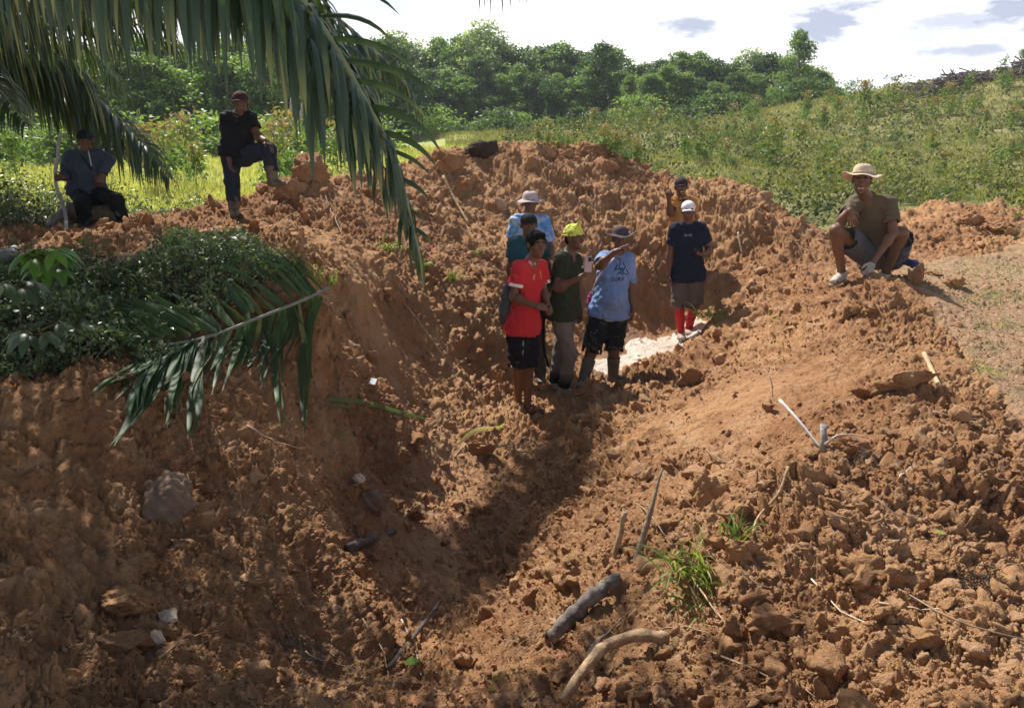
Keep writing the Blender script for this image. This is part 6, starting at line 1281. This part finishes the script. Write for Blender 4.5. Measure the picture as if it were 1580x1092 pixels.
# stringy roots hanging from the dark clump at the right edge
def root_tangle(u, v, rad, n_, label, name='root_tangle', cat='roots', mat=M_WOOD, thick=.0016):
    g = G(u, v, .03); r = np.random.default_rng(int(u)); m_ = MB()
    for i in range(n_):
        a = vec(g) + r.normal(0, rad * .4, 3) * [1, 1, .25]; d = unit(r.normal(size=(1, 3)) * [1, .7, .25])[0]; b_ = a + d * rad * r.uniform(.3, 1); k = [vec(GD(q[0], q[1])) + [0, 0, r.uniform(0, .03)] for q in (a, (a + b_) / 2 + r.normal(0, rad * .2, 3), b_)]; m_.add(*tube(spline(k, 8), np.linspace(thick, thick * .4, 8), 4, False))
    o = m_.build(name, mat, None, True, g); o.location = tuple(g); return tag(o, label, cat)
root_tangle(1530, 905, .16, 150, 'dark tangle of fine roots in the soil at the right edge', mat=M_DARKS); root_tangle(1545, 725, .10, 30, 'small tangle of grey rootlets on the upper right slope'); root_tangle(800, 1000, .14, 40, 'dry fibrous roots left of the forked branch', mat=M_TAN); root_tangle(480, 1010, .14, 60, 'black matted rootlets in the lower left shade', mat=M_CHAR); root_tangle(1335, 705, .10, 90, 'grey matted rootlets beside the stump', thick=.0022)
# white paper, green leaf, flat pale scrap
g = G(575, 594); R_ = frame_of((1, -.2, -.1), (.1, -.6, .8)); m_ = MB(); m_.add(*box(g + Vector((0, -.03, .04)), R_, .035, .028, .003, .001)); o = m_.build('paper_scrap', mat_simple('white_paper', (.75, .75, .8), .7, .3, .05), None, False, g); o.location = tuple(g); tag(o, 'small white paper packet on the left bank of the trench', 'litter')
def flat_leaf(u, v, L, W, mat, label, ang, seed):
    g = G(u, v, .02); V, F = leaf_quads(np.zeros((1, 3)), np.array([[math.cos(ang), math.sin(ang), .15]]), np.array([[0, -.5, 1.]]), [L], [W]); o = np_mesh('fallen_leaf', V, F, mat, True, None, {'tint': np.ones(4), 'red': np.zeros(4)}); o.location = tuple(g); return tag(o, label, 'leaf')
flat_leaf(622, 1028, .08, .04, ML_BRIGHT, 'single fresh green leaf on the shaded ground at the bottom', .1, 1); flat_leaf(1438, 825, .05, .02, ML_GRASS, 'small yellow green leaf scrap on the right slope', -.8, 2); flat_leaf(110, 0 + 960, .04, .016, ML_BRIGHT, 'tiny leaf near the left foreground clods', 1., 3)

# ---- grass tufts
def tuft(u, v, n_, L, label, spread=.5, W=.006, seed=0, red=.15, lean=(0, 0, 0), name='grass_tuft', cat='grass tuft', mat=None, base_r=.03, group=None):
    g = G(u, v, -.01); r = np.random.default_rng(seed + int(u)); m_ = MB()
    for i in range(n_):
        b_ = np.array([r.normal(0, base_r), r.normal(0, base_r), 0]); a = r.uniform(0, 6.28); q = r.uniform(.1, 1) * spread; d = np.array([math.cos(a) * q, math.sin(a) * q, 1]) + np.array(lean); d /= np.linalg.norm(d); l_ = L * r.uniform(.5, 1.1); pth = [b_]; dd = d.copy()
        for k in range(6): dd = dd + np.array([0, 0, -.22 - .2 * q]) * k / 4; dd /= np.linalg.norm(dd); pth.append(pth[-1] + dd * l_ / 6)
        V, F = ribbon(np.array(pth), W * np.array([.6, .9, 1, .9, .7, .45, .05]), np.repeat(np.cross(d, r.normal(size=3))[None], 7, 0), .2); m_.add(V, F, tint=r.random(), red=float(r.random() < red))
    o = m_.build(name, mat or ML_GRASS, None, True); o.location = tuple(g); return tag(o, label, cat, group)
tuft(1062, 885, 60, .24, 'long bladed grass tuft in the soil beside the pointed stick', 1.1, .009, 1, .12, (-.35, -.3, 0), base_r=.05)
tuft(1085, 930, 26, .20, 'drooping lower part of the uprooted grass beside the charred log', .8, .008, 2, .2, (-.5, -.4, -.6), base_r=.04)
tuft(1135, 830, 26, .16, 'small bright grass tuft up right of the long bladed one', .9, .008, 3, .05, (.3, -.2, 0), base_r=.03)
tuft(697, 432, 16, .18, 'bright green grass sprig low on the left of the mound', .6, .012, 4, 0); tuft(775, 1055, 10, .13, 'little grass sprig at the bottom edge', .8, .006, 5, 0); tuft(820, 412, 10, .12, 'tiny sprig on the mound behind the teal shirted person', .8, .01, 6, 0)
tuft(780, 462, 14, .16, 'yellow green sprig left of the red shirted person', .8, .012, 7, .2); tuft(735, 395, 14, .2, 'leaning grass on the left flank of the mound', 1.2, .012, 8, .3, (.3, -.3, 0)); tuft(595, 385, 26, .35, 'dark green grass tongue hanging where the palm frond tip ends', 1.1, .016, 9, .2, (.5, -.6, -.3)); tuft(650, 410, 20, .25, 'grass hanging right of the dark tongue on the bench', 1.1, .012, 10, .3, (.5, -.5, -.2))
tuft(1103, 488, 70, .26, 'dark grassy sod at the foot of the mound behind the navy shirted person', 1.4, .012, 11, .1, (-.3, -.2, -.3), base_r=.12); tuft(1515, 572, 60, .11, 'dusty grass clump on the flat right ground', 1.6, .007, 12, .5, base_r=.06)
tuft(1200, 495, 10, .1, 'small sprout on the right trench slope', 1, .008, 13); tuft(1188, 488, 6, .1, 'tiny two leaved sprout left of the small sprout', 1, .008, 14); tuft(1520, 500, 90, .09, 'low green grass patch on the flat right ground', 1.5, .006, 15, .1, base_r=.14); tuft(1500, 455, 120, .09, 'thin grass patch right of the broken clod', 1.5, .006, 16, .1, base_r=.22); tuft(1530, 418, 220, .10, 'wide thin grass patch before the far right heap', 1.5, .006, 17, .1, base_r=.35); tuft(1560, 450, 120, .09, 'thin grass patch at the right edge of the flat ground', 1.5, .006, 18, .1, base_r=.25)
for u, v, s in ((430, 418, 1), (452, 425, 2), (478, 428, 3), (495, 440, 4), (405, 412, 5), (380, 418, 6)): tuft(u, v, 26, .16, 'sunlit grass tuft on the left bank edge', 1.0, .009, 20 + s, .05, (.1, -.2, 0), base_r=.07, group='grass tufts along the left bank edge')
for u, v, s in ((262, 300, 1), (285, 305, 2), (312, 318, 3), (340, 300, 4), (235, 292, 5), (40, 268, 6), (70, 262, 7), (90, 270, 8)): tuft(u, v, 30, .55, 'tall dry weed stalks at the field edge', .5, .012, 40 + s, .8, base_r=.15, group='dry weeds at the field edge', cat='weeds', name='dry_weeds')

for o in C.objects:
    if 'grass patch' in (o.get('label') or ''): o['kind'] = 'stuff'
# ---- broad-leaved seedling lit green at the left
def broad_plant(foot, crown, n_leaves, L, W, label, seed, mat=ML_BRIGHT):
    g = G(*foot, -.02); top = P(crown[0], crown[1], g.y + .02); r = np.random.default_rng(seed); t = thing('broad_leaved_seedling', tuple(g), label, 'seedling'); st = MB(); lf = MB(); st.add(*tube(spline([g, lerp(g, top, .5) + np.array([.02, 0, 0]), top], 8), np.linspace(.007, .004, 8), 6))
    for k in range(n_leaves):
        a = k * 2.4; d = np.array([math.cos(a), math.sin(a), .35]); c = lerp(g, top, r.uniform(.6, 1.0)); e = c + d * r.uniform(.05, .12); st.add(*tube([c, e], [.003, .002], 5))
        for m2 in range(3):
            a2 = a + (m2 - 1) * .9; d2 = np.array([math.cos(a2), math.sin(a2), .1]); pth = [e]; dd = d2 / np.linalg.norm(d2); l_ = L * r.uniform(.7, 1.1)
            for q in range(6): dd = dd + np.array([0, 0, -.28]); dd /= np.linalg.norm(dd); pth.append(pth[-1] + dd * l_ / 6)
            V, F = ribbon(np.array(pth), W * np.array([.1, .7, 1, .95, .75, .4, .03]), np.repeat(np.cross(d2, [0, 0, 1])[None], 7, 0), .25); lf.add(V, F, tint=r.random())
    lf.build('leaves', mat, t, True, g); st.build('stem', M_STEM, t, True, g); return t
broad_plant((78, 470), (72, 388), 12, .19, .065, 'bright green broad leaved seedling standing out of the left undergrowth', 3)
broad_plant((30, 520), (22, 440), 7, .18, .07, 'dark broad leaved plant at the left edge below the bright seedling', 4, ML_SHRUB); broad_plant((55, 560), (60, 505), 8, .16, .06, 'dark broad leaved plant low at the left of the cut frond', 5, ML_SHRUB); broad_plant((110, 540), (105, 490), 7, .16, .05, 'dark leafy seedling touching the tip of the cut frond', 6, ML_SHRUB)
gstick('bare_twig', [(40, 540), (48, 560), (55, 577)], .008, .006, M_TAN, 'short bare twig at the left edge of the bank', (.1, .02))

# ---------------------------------------------------------------- the cut palm frond lying over the edge of the bank
def cut_frond():
    rp = [(508, 444, 5.15), (470, 462, 5.0), (400, 490, 4.75), (320, 520, 4.5), (255, 536, 4.3), (203, 546, 4.15)]
    ra = [P(*q) for q in rp]
    for i, q in enumerate(ra):
        g = GD(q.x, q.y); 
        if q.z < g.z + .03: q.z = g.z + .03
    sp = spline(ra, 40); o = thing('cut_palm_frond', tuple(sp[-1]), 'cut green palm frond lying over the edge of the left bank', 'palm frond')
    m_ = MB(); m_.add(*tube(sp, np.linspace(.012, .007, 40), 8)); m_.build('rachis', mat_simple('grey_green_stalk', (.17, .18, .14), .55, .4, .2), o, True, sp[-1])
    lf = MB(); r = np.random.default_rng(5); cum = np.linspace(0, 1, 40)
    def yat(u, v, off):   # just in front of the bank face
        g = G(u, v); return P(u, v, min(g.y - off, 5.2))
    hang = [((490, 458), (480, 500), (476, 560), (470, 668), 17), ((462, 466), (468, 520), (478, 560), (480, 600), 8), ((448, 472), (430, 500), (424, 560), (432, 655), 15), ((436, 476), (440, 505), (425, 545), (432, 600), 12), ((455, 468), (445, 500), (432, 525), (430, 530), 14), ((410, 486), (412, 510), (405, 560), (402, 600), 8), ((395, 492), (390, 520), (385, 545), (385, 560), 11), ((372, 498), (370, 520), (366, 535), (367, 540), 9), ((350, 506), (340, 530), (334, 555), (335, 574), 10),
            ((318, 518), (305, 570), (296, 620), (290, 678), 14), ((300, 524), (285, 560), (270, 610), (258, 660), 12), ((285, 528), (275, 570), (265, 610), (262, 640), 10), ((270, 532), (240, 580), (210, 630), (176, 688), 15), ((262, 534), (245, 590), (225, 620), (190, 670), 11), ((255, 536), (220, 570), (180, 588), (150, 595), 12), ((245, 538), (225, 580), (205, 610), (200, 640), 13), ((235, 540), (200, 575), (170, 590), (140, 618), 9), ((300, 522), (270, 545), (240, 560), (205, 580), 8), ((330, 515), (300, 540), (270, 575), (235, 615), 9), ((420, 482), (400, 500), (385, 512), (345, 535), 8), ((470, 464), (455, 490), (440, 500), (425, 520), 9), ((360, 503), (345, 520), (330, 530), (300, 545), 7)]
    hang = hang + [tuple([(q[0] + r.uniform(-12, 12), q[1] + r.uniform(-4, 6) * (j > 0)) for j, q in enumerate(h[:4])] + [h[4] * .8]) for h in hang]
    hang = hang + [((x, y0_), (x - 8 + r.uniform(-6, 6), y0_ + 30), (x - 18 + r.uniform(-10, 10), y0_ + 55), (x - 30 + r.uniform(-14, 14), y0_ + r.uniform(70, 110)), r.uniform(8, 12)) for x, y0_ in [(x_, float(np.interp(x_, [203, 255, 320, 400, 470, 508], [546, 536, 520, 490, 462, 444]))) for x_ in range(215, 500, 11)]]
    for k, h in enumerate(hang):
        pp = [vec(P(h[0][0], h[0][1], np.interp(h[0][0], [203, 508], [4.13, 5.13])))]
        for i in (1, 2, 3): u, v = h[i]; q = vec(yat(u, v, .05 + .012 * (k % 4))); q[1] = min(q[1], pp[0][1] + .12); q = vec(P(u, v, q[1])); pp.append(q)
        sp_ = spline(pp, 10); w = h[4] / FPX * 4.6 * np.array([.45, .8, 1, 1, 1, .95, .85, .65, .4, .04]); V, F = ribbon(sp_, w, np.repeat(np.array([[1, -.25 + .2 * r.normal(), .1]]), 10, 0), .25); lf.add(V, F, tint=r.random() * .8, red=float(r.random() < .1) * .5)
    back = [((480, 460), (440, 455), (380, 452), 8), ((485, 458), (430, 448), (330, 462), 8), ((455, 468), (415, 450), (350, 440), 9), ((440, 474), (400, 460), (340, 455), 10), ((405, 488), (380, 465), (345, 442), 12), ((390, 494), (360, 476), (335, 466), 12), ((360, 503), (335, 488), (312, 480), 12), ((320, 512), (270, 490), (220, 445), 17), ((305, 520), (250, 480), (190, 462), 18), ((300, 524), (270, 510), (235, 492), 13), ((285, 528), (240, 500), (180, 495), 12), ((270, 530), (230, 512), (190, 520), 11), ((250, 536), (220, 520), (185, 512), 9), ((240, 538), (200, 530), (160, 540), 10), ((225, 542), (190, 525), (140, 470), 13), ((215, 544), (180, 545), (130, 590), 13), ((210, 545), (170, 520), (120, 510), 10), ((205, 546), (175, 560), (155, 600), 9), ((425, 480), (400, 470), (372, 470), 9), ((500, 450), (470, 448), (440, 440), 8), ((340, 510), (305, 497), (270, 498), 12), ((470, 463), (430, 462), (395, 475), 8), ((380, 497), (345, 500), (315, 495), 10)]
    back = back + [tuple([(q[0] + r.uniform(-14, 14), q[1] + r.uniform(-7, 7)) for q in h[:3]] + [h[3] * .85]) for h in back]
    for k, h in enumerate(back):
        y0 = float(np.interp(h[0][0], [203, 508], [4.13, 5.13])); pp = []
        for i in range(3):
            u, v = h[i]; q = P(u, v, y0 + .16 * i + .02 * (k % 3)); g = GD(q.x, q.y); q.z = max(q.z, g.z + .09 + .02 * i); pp.append(q)
        sp_ = spline(pp, 10); w = h[3] / FPX * 4.8 * np.array([.45, .8, 1, 1, 1, .95, .85, .65, .4, .04]); V, F = ribbon(sp_, w, np.repeat(np.array([[.4, .5 * r.normal(), 1.0]]), 10, 0), .25); lf.add(V, F, tint=r.random(), red=float(r.random() < .1) * .5)
    lf.build('leaflets', ML_CUT, o, True, sp[-1])
ML_CUT = mat_leaf('cut_palm_leaflet', (.055, .105, .05), (.14, .21, .09), (.38, .36, .16), rough=.55, trans=.25, spec=.3)
cut_frond()
def strip(pix, wpx, mat, label, lift=.03, name='leaf_strip'):
    pp = [G(u, v, lift + .02 * (i == 1)) for i, (u, v) in enumerate(pix)]; sp_ = spline(pp, 12); w = wpx / FPX * pp[0].y * np.array([.3, .7, 1, 1, 1, 1, 1, .95, .85, .65, .4, .04]); V, F = ribbon(sp_, w, np.repeat(np.array([[.2, .8, .6]]), 12, 0), .2); o = np_mesh(name, V, F, mat, True, None, {'tint': np.full(len(V), .8), 'red': np.zeros(len(V))}, sp_[0]); o.location = tuple(sp_[0]); return tag(o, label, 'leaf')
strip([(505, 622), (560, 630), (620, 642), (668, 654)], 8, ML_CUT, 'long green palm leaflet lying across the left bank'); strip([(505, 632), (530, 636), (555, 648)], 5, ML_CUT, 'short green leaflet under the long one on the left bank'); strip([(705, 692), (735, 672), (772, 664), (786, 640)], 8, mat_leaf('dry_leaflet', (.45, .42, .22), (.6, .56, .34)), 'pale dry palm leaflet below the feet of the red shirted person')
strip([(905 - 170, 215 + 490), (760, 700), (790, 690)][:3], 4, M_PALE and ML_CUT, 'small green leaflet fragment at the trench edge')
# thin palm tip from a frond above the camera
def top_tip():
    o = thing('palm_frond_tip', tuple(P(800, -150, 3.4)), 'tips of a palm frond hanging into the top middle of the picture', 'palm frond'); r = np.random.default_rng(3); m_ = MB()
    for u0, u1, v1 in ((742, 738, 28), (748, 752, 10), (752, 746, 18), (756, 757, 26), (770, 777, 32), (778, 790, 20), (788, 803, 8), (796, 815, 10), (765, 768, 6), (735, 733, 4)):
        pp = [P(u0 + 30, -110, 3.4), P(u0 + 4, -50, 3.38), P(u1, v1, 3.36)]; sp_ = spline(pp, 8); V, F = ribbon(sp_, .012 * np.array([.5, .9, 1, 1, .9, .7, .45, .05]), np.repeat(np.array([[1, .3, 0]]), 8, 0), .2); m_.add(V, F, tint=r.random(), red=.3)
    m_.build('leaflets', ML_PALM, o, True, o.location); b = MB(); b.add(*tube(spline([P(700, -260, 3.2), P(740, -160, 3.4), P(830, -100, 3.45), P(900, -110, 3.4)], 12), np.linspace(.014, .005, 12), 6)); b.build('rachis', M_RACH, o, True, o.location)
top_tip()
# cut brush piled along the ridge
def brush_pile(u0, v0, u1, v1, y, n_, label, seed):
    a, b = P(u0, v0, y), P(u1, v1, y); r = np.random.default_rng(seed); m_ = MB(); za, zb = float(gz(a.x, y)), float(gz(b.x, y)); o_ = ((a.x + b.x) / 2, y, min(za, zb))
    for i in range(n_):
        t = r.random(); x = a.x + (b.x - a.x) * t; yy = y + r.normal(0, .5); z0 = float(gz(x, yy)); h = .75 * math.sin(math.pi * min(1, t * .9 + .12)) + .15; c = np.array([x, yy, z0 + r.random() * h]); d = unit(r.normal(size=(1, 3)) * [1, .6, .45])[0]; l_ = r.uniform(.3, 1.0)
        m_.add(*tube([c - d * l_ / 2, c + r.normal(0, .04, 3), c + d * l_ / 2], [.035, .03, .012], 4, False))
    o = m_.build('brush_pile', mat_simple('dead_brush', (.16, .13, .12), .9, .2, .3, 4), None, True, o_); o.location = o_; return tag(o, label, 'brush pile')
brush_pile(1400, 150, 1530, 135, 44.5, 420, 'long pile of dead grey branches along the ridge top', 1); brush_pile(1540, 125, 1640, 110, 43, 260, 'second pile of dead branches at the right end of the ridge', 2)
# slim pale trunks seen below the big palm frond
for i, (u, vt, vb, y, lb) in enumerate([(447, 150, 255, 30, 'slim pale trunk seen under the big palm frond'), (463, 160, 250, 31, 'thinner pale trunk right beside the slim one under the frond')]):
    a = P(u, vb, y); zg = float(gz(a.x, y)); b = P(u + 4, vt, y); stick('young_tree_trunk', [(a.x, y, zg), (a.x + .08, y, (zg + b.z) / 2), tuple(b)], .10 - .03 * i, .05, mat_simple('pale_bark', (.32, .31, .28), .8), lb, 'tree')
# ---- the air
_b = float(DZ.min()) - 1; V_, F_ = box((0, 0, (_b + 13) / 2), np.eye(3), 155, 155, (13 - _b) / 2, 0)
hz = NT('haze_air'); hz.N.remove(hz.b); pv = hz.n('VolumePrincipled'); pv.inputs['Color'].default_value = (.86, .92, 1, 1); pv.inputs['Density'].default_value = HAZE; pv.inputs['Anisotropy'].default_value = .2
hz.L.new(pv.outputs[0], hz.N['Material Output'].inputs['Volume'])
if HAZE > 0: tag(np_mesh('haze', V_, F_, hz.m, False), kind='stuff')
# ---- every repeat gets the label that singles it out: its kind and its count from the left
ONES = 'first second third fourth fifth sixth seventh eighth ninth tenth eleventh twelfth thirteenth fourteenth fifteenth sixteenth seventeenth eighteenth nineteenth'.split()
TENS = {2: ('twenty', 'twentieth'), 3: ('thirty', 'thirtieth'), 4: ('forty', 'fortieth'), 5: ('fifty', 'fiftieth'), 6: ('sixty', 'sixtieth'), 7: ('seventy', 'seventieth'), 8: ('eighty', 'eightieth'), 9: ('ninety', 'ninetieth')}
def ordinal(n_): return ONES[n_ - 1] if n_ < 20 else (TENS[n_ // 10][1] if n_ % 10 == 0 else TENS[n_ // 10][0] + '-' + ONES[n_ % 10 - 1])
byl = {}
for o in list(C.objects):
    if o.parent is None and o.get('group') and o.get('label'): byl.setdefault(o['label'], []).append(o)
for lb, os_ in byl.items():
    if len(os_) < 2: continue
    os_.sort(key=lambda o: o.location.x / max(o.location.y, .1))
    for i, o in enumerate(os_): o['label'] = f'{lb}, {ordinal(i + 1)} of them from the left'
print('done', time.time() - T0)
